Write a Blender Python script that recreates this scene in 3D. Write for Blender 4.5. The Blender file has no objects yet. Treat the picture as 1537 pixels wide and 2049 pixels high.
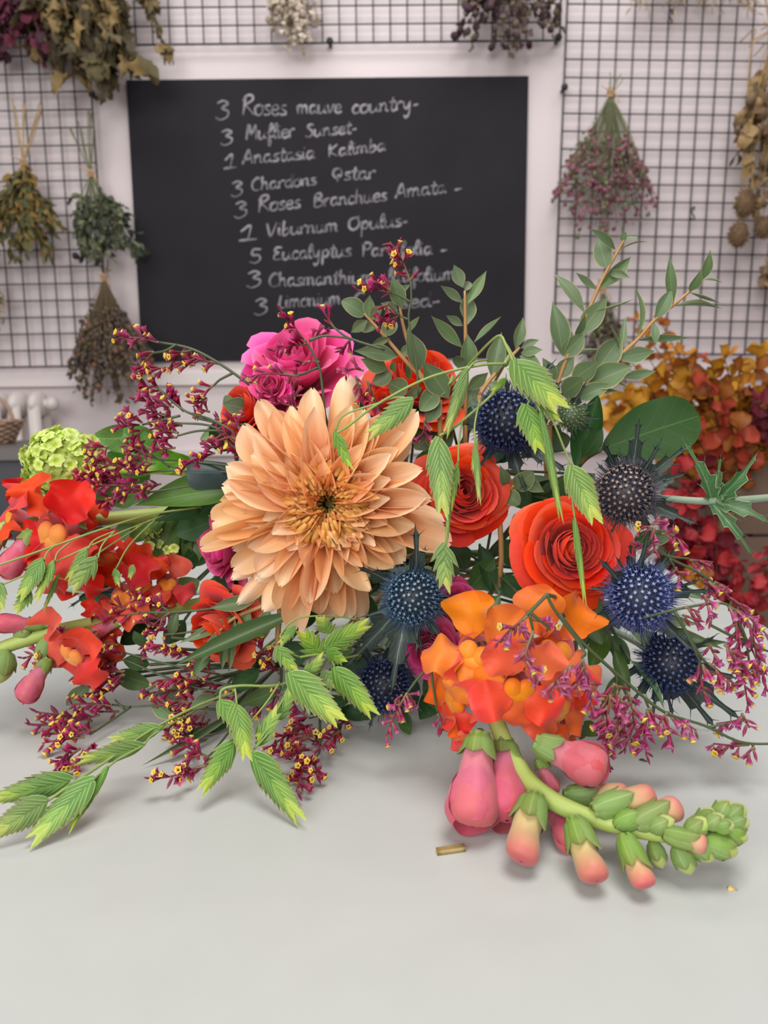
import bpy, math, random
import numpy as np
from mathutils import Vector, Matrix
pi = math.pi
sc = bpy.context.scene
COL = sc.collection
random.seed(7)

# ------------------------------------------------------------------ camera
TABLE_Z = 0.90
CAM = Vector((0.0, 0.0, TABLE_Z + 0.15))
FPX, PITCH, ROLL = 1480.0, math.radians(8.3), math.radians(-0.6)
_f = Vector((0, math.cos(PITCH), -math.sin(PITCH)))
_u = Vector((0, math.sin(PITCH), math.cos(PITCH)))
_x = Vector((1, 0, 0))
CX = _x * math.cos(ROLL) + _u * math.sin(ROLL)
CU = _u * math.cos(ROLL) - _x * math.sin(ROLL)
cd = bpy.data.cameras.new('camera')
cam = bpy.data.objects.new('camera', cd)
COL.objects.link(cam)
cam.matrix_world = Matrix(((CX.x, CU.x, -_f.x, CAM.x), (CX.y, CU.y, -_f.y, CAM.y), (CX.z, CU.z, -_f.z, CAM.z), (0, 0, 0, 1)))
cd.sensor_fit = 'VERTICAL'
cd.sensor_height = 36.0
cd.lens = FPX / 2049 * 36.0
cd.clip_start = 0.01
cd.dof.use_dof = True
cd.dof.focus_distance = 0.315
cd.dof.aperture_fstop = 16.0
sc.camera = cam

# ------------------------------------------------------------------ light, exposure
sc.view_settings.view_transform = 'Standard'
sc.view_settings.look = 'None'
sc.view_settings.gamma = 1.0
sc.view_settings.use_curve_mapping = False
sc.view_settings.exposure = 0.0
wd = bpy.data.worlds.new('daylight')
sc.world = wd
wd.use_nodes = True
wd.node_tree.nodes['Background'].inputs[0].default_value = (1.0, 0.97, 0.955, 1)
wd.node_tree.nodes['Background'].inputs[1].default_value = 0.13


def area(name, loc, aim, sx, sy, power, col=(1, 1, 1)):
    l = bpy.data.lights.new(name, 'AREA')
    l.shape = 'RECTANGLE'
    l.size, l.size_y, l.energy, l.color = sx, sy, power, col
    o = bpy.data.objects.new(name, l)
    COL.objects.link(o)
    o.location = loc
    o.rotation_euler = (Vector(aim) - Vector(loc)).to_track_quat('-Z', 'Y').to_euler()
    return o


area('shop_window_light', (-0.9, -1.9, 2.1), (0, 0.6, 0.9), 2.6, 1.9, 86, (1.0, 0.98, 0.96))
area('ceiling_light', (0.2, 0.12, 2.6), (0.05, 0.25, 0.9), 0.9, 0.8, 25, (1.0, 0.97, 0.94))
area('back_ceiling_light', (0.1, 1.55, 2.85), (0, 2.45, 1.3), 2.6, 0.5, 21, (1.0, 0.96, 0.965))


# ------------------------------------------------------------------ pixel helpers (a photograph point at a given distance)
def W(px, py, d):
    v = CX * ((px - 768.5) / FPX) - CU * ((py - 1024.5) / FPX) + _f
    return CAM + v * (d / v.y)


def T(px, py, up=0.0):
    v = CX * ((px - 768.5) / FPX) - CU * ((py - 1024.5) / FPX) + _f
    return CAM + v * ((TABLE_Z + up - CAM.z) / v.z)


def dt(px, py, up=0.0):
    """distance at which the table (plus up) lies under that row, large above the horizon"""
    v = CX * ((px - 768.5) / FPX) - CU * ((py - 1024.5) / FPX) + _f
    if v.z > -0.02:
        return 9.0
    return v.y * ((TABLE_Z + up - CAM.z) / v.z)


def pxm(px, d):
    return px * d / FPX


# ------------------------------------------------------------------ colour and materials
def lin(c):
    if isinstance(c, str):
        c = [int(c[i:i + 2], 16) for i in (1, 3, 5)]
    return tuple(((x / 255) / 12.92 if x / 255 <= 0.04045 else ((x / 255 + 0.055) / 1.055) ** 2.4) for x in c) + (1.0,)


class NT:
    def __init__(s, name):
        s.m = bpy.data.materials.new(name)
        s.m.use_nodes = True
        s.t = s.m.node_tree
        s.t.nodes.clear()
        s.out = s.n('ShaderNodeOutputMaterial')

    def n(s, typ, **kw):
        nd = s.t.nodes.new(typ)
        for k, v in kw.items():
            setattr(nd, k, v)
        return nd

    def put(s, sock, val):
        if hasattr(val, 'is_linked'):
            s.t.links.new(val, sock)
        else:
            sock.default_value = val

    def math(s, op, a, b=0.0, clamp=False):
        nd = s.n('ShaderNodeMath', operation=op)
        nd.use_clamp = clamp
        s.put(nd.inputs[0], a)
        s.put(nd.inputs[1], b)
        return nd.outputs[0]

    def mix(s, f, a, b, mode='MIX'):
        nd = s.n('ShaderNodeMix', data_type='RGBA', blend_type=mode)
        s.put(nd.inputs[0], f)
        s.put(nd.inputs[6], a)
        s.put(nd.inputs[7], b)
        return nd.outputs[2]

    def ramp(s, fac, stops):
        nd = s.n('ShaderNodeValToRGB')
        e = nd.color_ramp.elements
        while len(e) < len(stops):
            e.new(0.5)
        for i, (p, c) in enumerate(stops):
            e[i].position = p
            e[i].color = lin(c) if not isinstance(c, float) else (c, c, c, 1)
        s.put(nd.inputs[0], fac)
        return nd.outputs[0]

    def uv(s):
        u = s.n('ShaderNodeUVMap')
        x = s.n('ShaderNodeSeparateXYZ')
        s.t.links.new(u.outputs[0], x.inputs[0])
        return u.outputs[0], x.outputs[0], x.outputs[1]

    def noise(s, vec, scale, detail=2.0, stretch=None):
        if stretch:
            mp = s.n('ShaderNodeMapping')
            mp.inputs['Scale'].default_value = stretch
            s.t.links.new(vec, mp.inputs[0])
            vec = mp.outputs[0]
        nd = s.n('ShaderNodeTexNoise')
        nd.inputs['Scale'].default_value = scale
        nd.inputs['Detail'].default_value = detail
        if vec is not None:
            s.t.links.new(vec, nd.inputs['Vector'])
        return nd.outputs[0]

    def finish(s, col, rough=0.5, transl=0.0, bump=None, bstr=0.2, bdist=0.001, spec=0.5, sheen=0.0, metal=0.0, tcol=None):
        p = s.n('ShaderNodeBsdfPrincipled')
        s.put(p.inputs['Base Color'], col)
        s.put(p.inputs['Roughness'], rough)
        p.inputs['Specular IOR Level'].default_value = spec
        p.inputs['Metallic'].default_value = metal
        if sheen:
            p.inputs['Sheen Weight'].default_value = sheen
        if bump is not None:
            b = s.n('ShaderNodeBump')
            b.inputs['Strength'].default_value = bstr
            b.inputs['Distance'].default_value = bdist
            s.put(b.inputs['Height'], bump)
            s.t.links.new(b.outputs[0], p.inputs['Normal'])
        sh = p.outputs[0]
        if transl > 0:
            tr = s.n('ShaderNodeBsdfTranslucent')
            s.put(tr.inputs[0], tcol if tcol is not None else col)
            mx = s.n('ShaderNodeMixShader')
            mx.inputs[0].default_value = transl
            s.t.links.new(sh, mx.inputs[1])
            s.t.links.new(tr.outputs[0], mx.inputs[2])
            sh = mx.outputs[0]
        s.t.links.new(sh, s.out.inputs[0])
        return s.m

    def objrand(s, col, dv=0.12, dh=0.01, ds=0.1):
        oi = s.n('ShaderNodeObjectInfo')
        hs = s.n('ShaderNodeHueSaturation')
        r = oi.outputs['Random']
        s.put(hs.inputs['Hue'], s.math('MULTIPLY_ADD', r, 2 * dh) if False else s.math('ADD', s.math('MULTIPLY', r, 2 * dh), 0.5 - dh))
        r2 = s.math('FRACT', s.math('MULTIPLY', r, 7.31))
        r3 = s.math('FRACT', s.math('MULTIPLY', r, 13.77))
        s.put(hs.inputs['Saturation'], s.math('ADD', s.math('MULTIPLY', r2, 2 * ds), 1 - ds))
        s.put(hs.inputs['Value'], s.math('ADD', s.math('MULTIPLY', r3, 2 * dv), 1 - dv))
        s.put(hs.inputs['Color'], col)
        return hs.outputs[0]


def plain(name, c, rough=0.6, noise=0.0, nscale=30, c2=None, **kw):
    t = NT(name)
    col = lin(c)
    if noise or c2:
        tc = t.n('ShaderNodeTexCoord')
        nz = t.noise(tc.outputs['Object'], nscale, 4)
        col = t.mix(t.math('MULTIPLY', nz, 1.0), lin(c), lin(c2 or c))
    return t.finish(col, rough, **kw)


def petal(name, stops, streak=0.25, transl=0.25, rough=0.55, dv=0.08, dh=0.006, edge=None, streak_n=26, sheen=0.0):
    t = NT(name)
    uv, u, v = t.uv()
    col = t.ramp(v, stops)
    nz = t.noise(uv, 1.0, 2, (streak_n, 2.2, 1))
    dark = t.mix(1.0, col, (0.72, 0.66, 0.6, 1), 'MULTIPLY')
    col = t.mix(t.math('MULTIPLY', t.math('SUBTRACT', nz, 0.42, True), streak * 4, True), col, dark)
    if edge:
        e = t.math('MULTIPLY', t.math('ABSOLUTE', t.math('SUBTRACT', u, 0.5)), 2.0)
        e = t.math('MULTIPLY', t.math('POWER', e, 6.0), 0.8)
        col = t.mix(e, col, lin(edge))
    col = t.objrand(col, dv, dh, 0.06)
    return t.finish(col, rough, transl, bump=nz, bstr=0.3, bdist=0.0008, spec=0.3, sheen=sheen)


def leafm(name, c, vein, c2=None, side=9.0, vw=0.035, sv=0.5, transl=0.18, rough=0.45, dv=0.14, edge=None, tipc=None, spec=0.4):
    t = NT(name)
    uv, u, v = t.uv()
    nz = t.noise(uv, 3.0, 3)
    col = t.mix(nz, lin(c), lin(c2 or c))
    if tipc:
        col = t.mix(t.math('POWER', v, 5.0), col, lin(tipc))
    a = t.math('ABSOLUTE', t.math('SUBTRACT', u, 0.5))
    mid = t.math('LESS_THAN', a, vw)
    w = t.math('FRACT', t.math('MULTIPLY', t.math('SUBTRACT', v, t.math('MULTIPLY', a, 0.55)), side))
    sd = t.math('MULTIPLY', t.math('LESS_THAN', w, 0.12), sv)
    vn = t.math('MAXIMUM', mid, sd)
    col = t.mix(t.math('MULTIPLY', vn, 0.75), col, lin(vein))
    if edge:
        e = t.math('GREATER_THAN', a, 0.455)
        col = t.mix(e, col, lin(edge))
    col = t.objrand(col, dv, 0.012, 0.1)
    return t.finish(col, rough, transl, bump=t.math('SUBTRACT', nz, t.math('MULTIPLY', vn, 0.5)), bstr=0.15, bdist=0.0006, spec=spec)


# ------------------------------------------------------------------ mesh builder
def smooth(pts, n=6):
    """Catmull-Rom through the points"""
    P = [np.array(p, float) for p in pts]
    if len(P) < 3:
        return [P[0] + (P[-1] - P[0]) * i / n for i in range(n + 1)] if len(P) == 2 else P
    Q = [2 * P[0] - P[1]] + P + [2 * P[-1] - P[-2]]
    out = []
    for i in range(1, len(Q) - 2):
        a, b, c, d = Q[i - 1:i + 3]
        for k in range(n):
            t = k / n
            out.append(0.5 * (2 * b + (c - a) * t + (2 * a - 5 * b + 4 * c - d) * t * t + (3 * b - a - 3 * c + d) * t ** 3))
    out.append(P[-1])
    return out


class MB:
    def __init__(s):
        s.v, s.f, s.uv, s.m, s.n = [], [], [], [], 0

    def add(s, V, F, UV=None, m=0):
        V = np.asarray(V, float).reshape(-1, 3)
        k = len(V)
        s.v.append(V)
        s.uv.append(np.asarray(UV, float).reshape(-1, 2) if UV is not None else np.zeros((k, 2)))
        for f in F:
            s.f.append(tuple(i + s.n for i in f))
            s.m.append(m)
        s.n += k

    def grid(s, P, UV=None, m=0, closed=False):
        nv, nu = P.shape[:2]
        F = []
        for j in range(nv - 1):
            for i in range(nu if closed else nu - 1):
                i2 = (i + 1) % nu
                F.append((j * nu + i, j * nu + i2, (j + 1) * nu + i2, (j + 1) * nu + i))
        if UV is None:
            U, V = np.meshgrid(np.linspace(0, 1, nu), np.linspace(0, 1, nv))
            UV = np.stack([U, V], -1)
        s.add(P, F, UV, m)

    def tube(s, pts, r, n=6, m=0, sm=0):
        if sm:
            if not np.isscalar(r):
                rr = np.interp(np.linspace(0, 1, 100), np.linspace(0, 1, len(r)), r)
            pts = smooth(pts, sm)
            if not np.isscalar(r):
                r = np.interp(np.linspace(0, 1, len(pts)), np.linspace(0, 1, 100), rr)
        P = np.array([list(p) for p in pts], float)
        k = len(P)
        R = np.full(k, r) if np.isscalar(r) else np.interp(np.linspace(0, 1, k), np.linspace(0, 1, len(r)), r)
        tg = np.gradient(P, axis=0)
        tg /= np.linalg.norm(tg, axis=1)[:, None] + 1e-12
        a = np.cross(tg[0], (0.13, 0.31, 0.94))
        if np.linalg.norm(a) < 0.1:
            a = np.cross(tg[0], (1, 0, 0))
        rows = []
        ang = np.linspace(0, 2 * pi, n, endpoint=False)
        for i in range(k):
            a = a - tg[i] * a.dot(tg[i])
            a /= np.linalg.norm(a) + 1e-12
            b = np.cross(tg[i], a)
            rows.append(P[i] + R[i] * (np.cos(ang)[:, None] * a + np.sin(ang)[:, None] * b))
        G = np.array(rows)
        off = s.n
        s.grid(G, m=m, closed=True)
        s.f.append(tuple(off + i for i in range(n))[::-1])
        s.f.append(tuple(off + (k - 1) * n + i for i in range(n)))
        s.m += [m, m]

    def box(s, lo, hi, m=0, M=None):
        x0, y0, z0 = lo
        x1, y1, z1 = hi
        V = np.array([(x, y, z) for x in (x0, x1) for y in (y0, y1) for z in (z0, z1)])
        if M is not None:
            V = xf(V, M)
        s.add(V, [(0, 1, 3, 2), (4, 6, 7, 5), (0, 4, 5, 1), (2, 3, 7, 6), (0, 2, 6, 4), (1, 5, 7, 3)], m=m)

    def sphere(s, c, r, nu=10, nv=7, m=0, M=None):
        th = np.linspace(0, pi, nv)
        ph = np.linspace(0, 2 * pi, nu, endpoint=False)
        r = np.array(r if not np.isscalar(r) else (r, r, r))
        G = np.array([[(math.sin(t) * math.cos(p), math.sin(t) * math.sin(p), math.cos(t)) for p in ph] for t in th]) * r
        if M is not None:
            G = xf(G.reshape(-1, 3), M).reshape(G.shape)
        s.grid(G + np.array(c), m=m, closed=True)

    def put(s, other, M):
        """append arrays (V,F,UV,mi) transformed by M"""
        V, F, UV, mi = other
        V = xf(V, M)
        s.v.append(V)
        s.uv.append(UV)
        k = s.n
        s.f += [tuple(i + k for i in f) for f in F]
        s.m += mi
        s.n += len(V)

    def arrays(s):
        return np.concatenate(s.v), list(s.f), np.concatenate(s.uv), list(s.m)

    def build(s, name, mats, flat=False, origin=None):
        me = bpy.data.meshes.new(name)
        V = np.concatenate(s.v)
        if origin is not None:
            V = V - np.array(origin)
        me.from_pydata(V.tolist(), [], s.f)
        UV = np.concatenate(s.uv)
        li = np.empty(len(me.loops), dtype=np.int32)
        me.loops.foreach_get('vertex_index', li)
        ul = me.uv_layers.new(name='UVMap')
        ul.data.foreach_set('uv', UV[li].astype(np.float32).ravel())
        for mt in (mats if isinstance(mats, (list, tuple)) else [mats]):
            me.materials.append(mt)
        me.polygons.foreach_set('material_index', np.array(s.m, dtype=np.int32))
        if not flat:
            me.polygons.foreach_set('use_smooth', np.ones(len(s.f), dtype=bool))
        me.update()
        return me


def xf(V, M):
    A = np.array(M)
    return np.asarray(V) @ A[:3, :3].T + A[:3, 3]


def M4(x, y, z, o):
    return Matrix(((x[0], y[0], z[0], o[0]), (x[1], y[1], z[1], o[1]), (x[2], y[2], z[2], o[2]), (0, 0, 0, 1)))


# ------------------------------------------------------------------ things and parts
WMX = {}


def thing(name, label, cat, loc, group=None, kind=None):
    o = bpy.data.objects.new(name, None)
    o.empty_display_size = 0.01
    COL.objects.link(o)
    o.location = loc
    WMX[o.name] = Matrix.Translation(Vector(loc))
    o['label'], o['category'] = label, cat
    if group:
        o['group'] = group
    if kind:
        o['kind'] = kind
    return o


def part(name, me, parent, M=None, label=None, kind=None):
    """a mesh child; M is its world matrix (identity = mesh already in world coordinates)"""
    o = bpy.data.objects.new(name, me)
    COL.objects.link(o)
    M = Matrix.Identity(4) if M is None else M
    if parent is not None:
        o.parent = parent
        o.matrix_basis = WMX[parent.name].inverted() @ M
    else:
        o.matrix_basis = M
    WMX[o.name] = M
    if label:
        o['label'] = label
    if kind:
        o['kind'] = kind
    return o


def solo(name, me, label, cat, M=None, group=None, kind=None):
    o = part(name, me, None, M)
    if cat:
        o['label'], o['category'] = label, cat
    if group:
        o['group'] = group
    if kind:
        o['kind'] = kind
    return o


def wpart(name, mb, mats, parent, **kw):
    """part whose builder holds world coordinates: origin goes to the parent's origin"""
    M = WMX[parent.name]
    me = mb.build(name, mats, flat=kw.pop('flat', False), origin=M.translation)
    return part(name, me, parent, Matrix.Translation(M.translation), **kw)


# ------------------------------------------------------------------ blades: leaves and petals of unit length along +Y
def prof(kind, v):
    if kind == 'ell':
        return np.sin(pi * v) ** 0.85
    if kind == 'lens':
        return np.sin(pi * v ** 0.92) ** 1.25
    if kind == 'lanc':
        return np.where(v < 0.38, np.sin(pi / 2 * np.clip(v / 0.38, 0, 1)) ** 0.8, np.cos(pi / 2 * np.clip((v - 0.38) / 0.62, 0, 1)) ** 1.15)
    if kind == 'narrow':
        return np.where(v < 0.5, np.clip(v / 0.5, 0, 1) ** 0.6, np.clip((1 - v) / 0.5, 0, 1) ** 0.9)
    if kind == 'oval':
        return np.clip(np.sin(pi * v ** 0.9), 0, 1) ** 0.6
    if kind == 'broad':
        return np.where(v < 0.6, np.sin(pi / 2 * np.clip(v / 0.6, 0, 1)) ** 0.75, np.sqrt(np.clip(1 - ((v - 0.6) / 0.4) ** 2.6, 0, 1)))
    if kind == 'spat':
        return np.where(v < 0.72, 0.34 + 0.66 * np.sin(pi / 2 * np.clip(v / 0.72, 0, 1)) ** 1.3, np.clip(1 - ((v - 0.72) / 0.28) ** 2.4, 0, 1) ** 0.55)
    if kind == 'ray':
        return np.where(v < 0.7, 0.36 + 0.64 * np.sin(pi / 2 * np.clip(v / 0.7, 0, 1)) ** 1.2, np.clip(1 - ((v - 0.7) / 0.3) ** 2.4, 0.03, 1) ** 0.5)
    if kind == 'quill':
        return 0.55 + 0.45 * np.sin(pi * v ** 1.3)
    if kind == 'strap':
        return np.where(v < 0.8, 0.75 + 0.25 * v / 0.8, np.clip(1 - ((v - 0.8) / 0.2) ** 2, 0, 1) ** 0.5)
    return np.ones_like(v)


_bl = {}


def blade(kind, mat, bow=0.1, cup=0.1, fold=0.0, wave=0.0, twist=0.0, notch=0.0, curl=0.0, nu=7, nv=15, seed=0, lobes=0, asp=0.4, name='leaf', tube=0.0):
    key = (kind, mat.name, bow, cup, fold, wave, twist, notch, curl, nu, nv, seed, lobes, name, tube, asp)
    if key in _bl:
        return _bl[key]
    rs = random.Random(seed)
    s_ = np.linspace(0, 1, nv)
    v = 0.45 * s_ + 0.55 * np.sin(pi / 2 * s_)
    u = np.linspace(-1, 1, nu)
    U, V = np.meshgrid(u, v)
    w = prof(kind, V) * 0.5
    if lobes:
        w = w * (1 - 0.28 * (np.abs(np.sin(V * pi * lobes)) ** 0.6) * (V < 0.97))
    X = U * w
    Y = V.copy()
    if notch:
        Y = Y - notch * np.exp(-(U / 0.28) ** 2) * np.clip((V - 0.75) / 0.25, 0, 1) + notch * 0.5 * np.exp(-((np.abs(U) - 0.5) / 0.25) ** 2) * np.clip((V - 0.8) / 0.2, 0, 1)
    Z = bow * np.sin(pi * V) + asp * (cup * U ** 2 * w * 2 + fold * np.abs(U) * w)
    if tube:
        a = U * tube * (1 - 0.75 * np.clip((V - 0.25) / 0.6, 0, 1))
        s = np.where(np.abs(a) > 1e-6, np.sin(a) / np.where(np.abs(a) > 1e-6, a, 1), 1)
        X = U * w * s
        Z = Z + asp * np.abs(U) * w * np.where(np.abs(a) > 1e-6, (1 - np.cos(a)) / np.where(np.abs(a) > 1e-6, np.abs(a), 1), 0)
    if wave:
        ph = rs.uniform(0, 6)
        Z = Z + asp * (wave * np.sin(V * 11 + ph + U) * np.abs(U) ** 1.5 * w * 2 + wave * 0.4 * np.sin(V * 5 + ph) * U * w)
    if curl:
        Z = Z + curl * np.clip((V - 0.7) / 0.3, 0, 1) ** 2
    if twist:
        a = twist * (V - 0.5)
        X, Z = X * np.cos(a), Z + asp * X * np.sin(a)
    P = np.stack([X, Y, Z], -1)
    b = MB()
    b.grid(P)
    me = b.build(name, mat)
    _bl[key] = me
    return me


TOCAM = Vector((0, -1, 0.15)).normalized()


def bt(b, t, w, n=TOCAM, zs=None):
    """matrix that lays a unit blade from b to t with width w, its face towards n"""
    Y = Vector(t) - Vector(b)
    L = Y.length
    yn = Y / L
    X = yn.cross(Vector(n))
    if X.length < 1e-3:
        X = yn.cross(Vector((1, 0.2, 0)))
    X.normalize()
    Z = X.cross(yn)
    zs = L if zs is None else zs
    return M4(X * w, Y, Z * zs, b)


def jn(n, j, rs=random):
    return (Vector(n).normalized() + Vector((rs.uniform(-j, j), rs.uniform(-j, j), rs.uniform(-j, j)))).normalized()
# ================================================================== the setting
WY = 2.45
M_wall = plain('painted_wall', '#dcd2d3', 0.75, c2='#d2c7c8', nscale=3)
M_trimw = plain('painted_trim', '#d9d0cf', 0.55)
M_floor = plain('floor_tiles', '#8d8580', 0.6, c2='#7c746e', nscale=6)
M_ceil = plain('ceiling_paint', '#e3dddb', 0.8)
M_wire = plain('wire_grey_metal', '#3c3b41', 0.5, spec=0.4)
M_clip = plain('black_plastic', '#1d1c20', 0.5)


def struct(name, b, mats, flat=True):
    return solo(name, b.build(name, mats, flat=flat), None, None, kind='structure')


def sbox(name, lo, hi, mat):
    b = MB()
    b.box(lo, hi)
    o = struct(name, b, mat)
    return o


sbox('floor', (-2.6, -2.6, -0.05), (2.6, WY, 0.0), M_floor)
sbox('wall_left', (-2.7, -2.6, 0.0), (-2.6, WY + 0.1, 2.9), M_wall)
sbox('wall_right', (2.6, -2.6, 0.0), (2.7, WY + 0.1, 2.9), M_wall)
sbox('wall_back', (-2.6, WY, 0.0), (2.6, WY + 0.1, 2.9), M_wall)
zl = W(380, 757, WY).z
sbox('trim_1', (-2.6, WY - 0.018, zl - 0.022), (2.6, WY, zl + 0.018), M_trimw)
zl2 = W(400, 893, WY).z
sbox('trim_2', (-2.6, WY - 0.03, zl2 - 0.03), (2.6, WY, zl2 - 0.012), M_trimw)
sbox('baseboard_back', (-2.6, WY - 0.015, 0), (2.6, WY, 0.12), M_trimw)

# ------------------------------------------------------------------ work table
def _table_mat():
    t = NT('grey_green_laminate')
    tc = t.n('ShaderNodeTexCoord')
    n1 = t.noise(tc.outputs['Object'], 3.0, 5)
    n2 = t.noise(tc.outputs['Object'], 60.0, 3)
    col = t.mix(n1, lin('#adb1ae'), lin('#babcb9'))
    col = t.mix(t.math('MULTIPLY', n2, 0.25), col, lin('#9b9f9b'))
    return t.finish(col, t.math('ADD', t.math('MULTIPLY', n1, 0.1), 0.36), spec=0.4)


M_table = _table_mat()
M_tleg = plain('table_frame_paint', '#6d716f', 0.5)
tab = thing('work_table', 'grey green florist work table the bouquet is lying on', 'table', (-0.45, 0.4, 0))
TX0, TX1, TY0, TY1 = -1.15, 0.257, -0.12, 0.84
b = MB()
rr = 0.004
ring = []
for zz, ins in ((0.872, 0), (0.896, 0), (0.8988, 0.0012), (0.9, 0.004)):
    ring.append((zz, ins))
P = []
for zz, ins in ring:
    row = []
    for cx, cy, a0 in ((TX1, TY1, 0), (TX0, TY1, 90), (TX0, TY0, 180), (TX1, TY0, 270)):
        for k in range(5):
            a = math.radians(a0 + k * 22.5)
            sx = 1 if cx == TX1 else -1
            sy = 1 if cy == TY1 else -1
            R0 = 0.012
            row.append((cx - sx * R0 + math.cos(a) * (R0 - ins), cy - sy * R0 + math.sin(a) * (R0 - ins), zz))
    P.append(row)
P = np.array(P)
n0 = b.n
b.grid(P, closed=True)
b.f.append(tuple(60 + i for i in range(20)))
b.m.append(0)
b.f.append(tuple(reversed(range(20))))
b.m.append(0)
tt = wpart('tabletop', b, M_table, tab, flat=True)
for x in (TX0 + 0.06, TX1 - 0.06):
    for y in (TY0 + 0.06, TY1 - 0.06):
        b = MB()
        b.box((x - 0.025, y - 0.025, 0), (x + 0.025, y + 0.025, 0.872))
        wpart('leg', b, M_tleg, tab, flat=True)
b = MB()
b.box((TX0 + 0.06, TY1 - 0.085, 0.79), (TX1 - 0.06, TY1 - 0.06, 0.872))
wpart('apron', b, M_tleg, tab, flat=True)

# ------------------------------------------------------------------ wire grid panels
S = 0.0513


def wire_panel(x0, x1, z0, z1, lean, label, clips):
    cx, cz = (x0 + x1) / 2, (z0 + z1) / 2
    o = thing('wire_grid_panel', label, 'wire grid', (cx, WY - 0.03, cz), 'wire grid panels on the wall')
    nx, nz = round((x1 - x0) / S), round((z1 - z0) / S)
    b = MB()
    r = 0.0023
    A = Matrix.Translation((cx, WY - 0.03, cz)) @ Matrix.Rotation(lean, 4, 'Y')
    def wl(x, y, z):
        return A @ Vector((x - cx, y, z - cz))
    for i in range(nx + 1):
        x = x0 + i * S
        q = r * (1.35 if i in (0, nx) else 1)
        b.tube([wl(x, 0, z0), wl(x, 0, z0 + nz * S)], q, 6)
    for j in range(nz + 1):
        z = z0 + j * S
        q = r * (1.35 if j in (0, nz) else 1)
        b.tube([wl(x0, -0.0036, z), wl(x0 + nx * S, -0.0036, z)], q, 6)
    wpart('wire_lattice', b, M_wire, o)
    for px, py in clips:
        p = W(px, py, WY - 0.035)
        b = MB()
        b.sphere(p, (0.011, 0.008, 0.011), 10, 7)
        b.tube([p, (p.x, WY - 0.001, p.z)], 0.006, 8)
        wpart('wall_clip', b, M_clip, o)
    return o


xr = W(1124, 300, WY - 0.03).x
zb = W(1400, 710, WY - 0.03).z
wire_panel(xr, xr + S * 22, zb, zb + S * 26, math.radians(1.1), 'tall black wire grid to the right of the blackboard', [(1130, 174)])
xl = W(197, 400, WY - 0.03).x
zb = W(80, 735, WY - 0.03).z
wire_panel(xl - S * 20, xl, zb, zb + S * 26, math.radians(-0.3), 'tall black wire grid to the left of the blackboard', [(184, 188), (151, 512)])
x1 = W(1121, 60, WY - 0.03).x
zb = W(760, 86, WY - 0.03).z
wire_panel(x1 - S * 26, x1, zb, zb + S * 14, math.radians(0.0), 'wire grid hanging above the blackboard', [(660, 82), (1118, 74)])

# small black s-hooks left empty on the right-hand grid
for k, (px, py, lab) in enumerate(((1340, 35, 'empty black wire hook high on the right wire grid'), (1385, 428, 'empty black wire hook on the wire grid under the higher hook'))):
    p = W(px, py, WY - 0.042)
    b = MB()
    pts = [(p.x + 0.008, WY - 0.034, p.z + 0.012), (p.x + 0.004, WY - 0.046, p.z + 0.02), (p.x - 0.004, WY - 0.046, p.z + 0.012), (p.x, WY - 0.044, p.z),
           (p.x + 0.006, WY - 0.046, p.z - 0.012), (p.x, WY - 0.05, p.z - 0.021), (p.x - 0.008, WY - 0.048, p.z - 0.012)]
    b.tube(pts, 0.0022, 6, sm=5)
    solo('wire_hook', b.build('wire_hook', M_clip), lab, 'hook', group='empty hooks on the wire grid')

# ------------------------------------------------------------------ blackboard with chalk handwriting
BY = WY - 0.014
bx0, bx1 = W(268, 440, BY).x, W(1053, 440, BY).x
bz1, bz0 = W(654, 156, BY).z, W(668, 720, BY).z


def _board_mat():
    t = NT('blackboard_slate')
    tc = t.n('ShaderNodeTexCoord')
    n1 = t.noise(tc.outputs['Object'], 5.0, 5)
    col = t.mix(n1, lin('#232126'), lin('#2f2d32'))
    return t.finish(col, 0.75, spec=0.12)


def _chalk_mat():
    t = NT('white_chalk')
    tc = t.n('ShaderNodeTexCoord')
    n1 = t.noise(tc.outputs['Object'], 130.0, 3)
    n2 = t.noise(tc.outputs['Object'], 25.0, 2)
    f = t.math('ADD', t.math('MULTIPLY', n1, 1.2), t.math('MULTIPLY', n2, 0.9))
    col = t.ramp(t.math('SUBTRACT', f, 0.55), [(0.0, '#4c4a4f'), (0.45, '#8b898e'), (1.0, '#b9b7bb')])
    return t.finish(col, 0.9, spec=0.1)


M_board, M_chalk = _board_mat(), _chalk_mat()
board = thing('blackboard', 'large black chalkboard listing flowers in handwriting on the wall', 'blackboard', ((bx0 + bx1) / 2, WY, bz0))
b = MB()
b.box((bx0, BY, bz0), (bx1, WY - 0.002, bz1))
wpart('slate', b, M_board, board, flat=True)

G = {}


def g(ch, w, *strokes):
    G[ch] = (w, [list(zip(s[0::2], s[1::2])) for s in strokes])


g('R', 1.05, (.2, 1.7, .12, .8, .05, 0), (.0, 1.35, .25, 1.85, .75, 1.9, .8, 1.45, .25, 1.0, .5, .7, 1.0, .05))
g('o', .8, (.55, 1.0, .1, .8, .08, .2, .4, 0, .7, .35, .6, .9, .45, 1.0, .8, .85))
g('s', .65, (.55, .95, .2, .9, .2, .6, .5, .4, .5, .1, .05, .05))
g('e', .75, (.1, .5, .6, .6, .5, .98, .15, .85, .08, .3, .35, 0, .75, .2))
g('m', 1.2, (.05, 1.0, .1, 0), (.1, .65, .3, 1.0, .48, .8, .5, 0), (.5, .65, .75, 1.0, .92, .75, .95, .15, 1.15, .05))
g('n', .85, (.05, 1.0, .1, 0), (.1, .65, .38, 1.0, .55, .75, .58, .15, .8, .05))
g('a', .85, (.6, .95, .2, .9, .08, .35, .3, 0, .58, .4, .62, .95, .62, .2, .85, .05))
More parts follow.
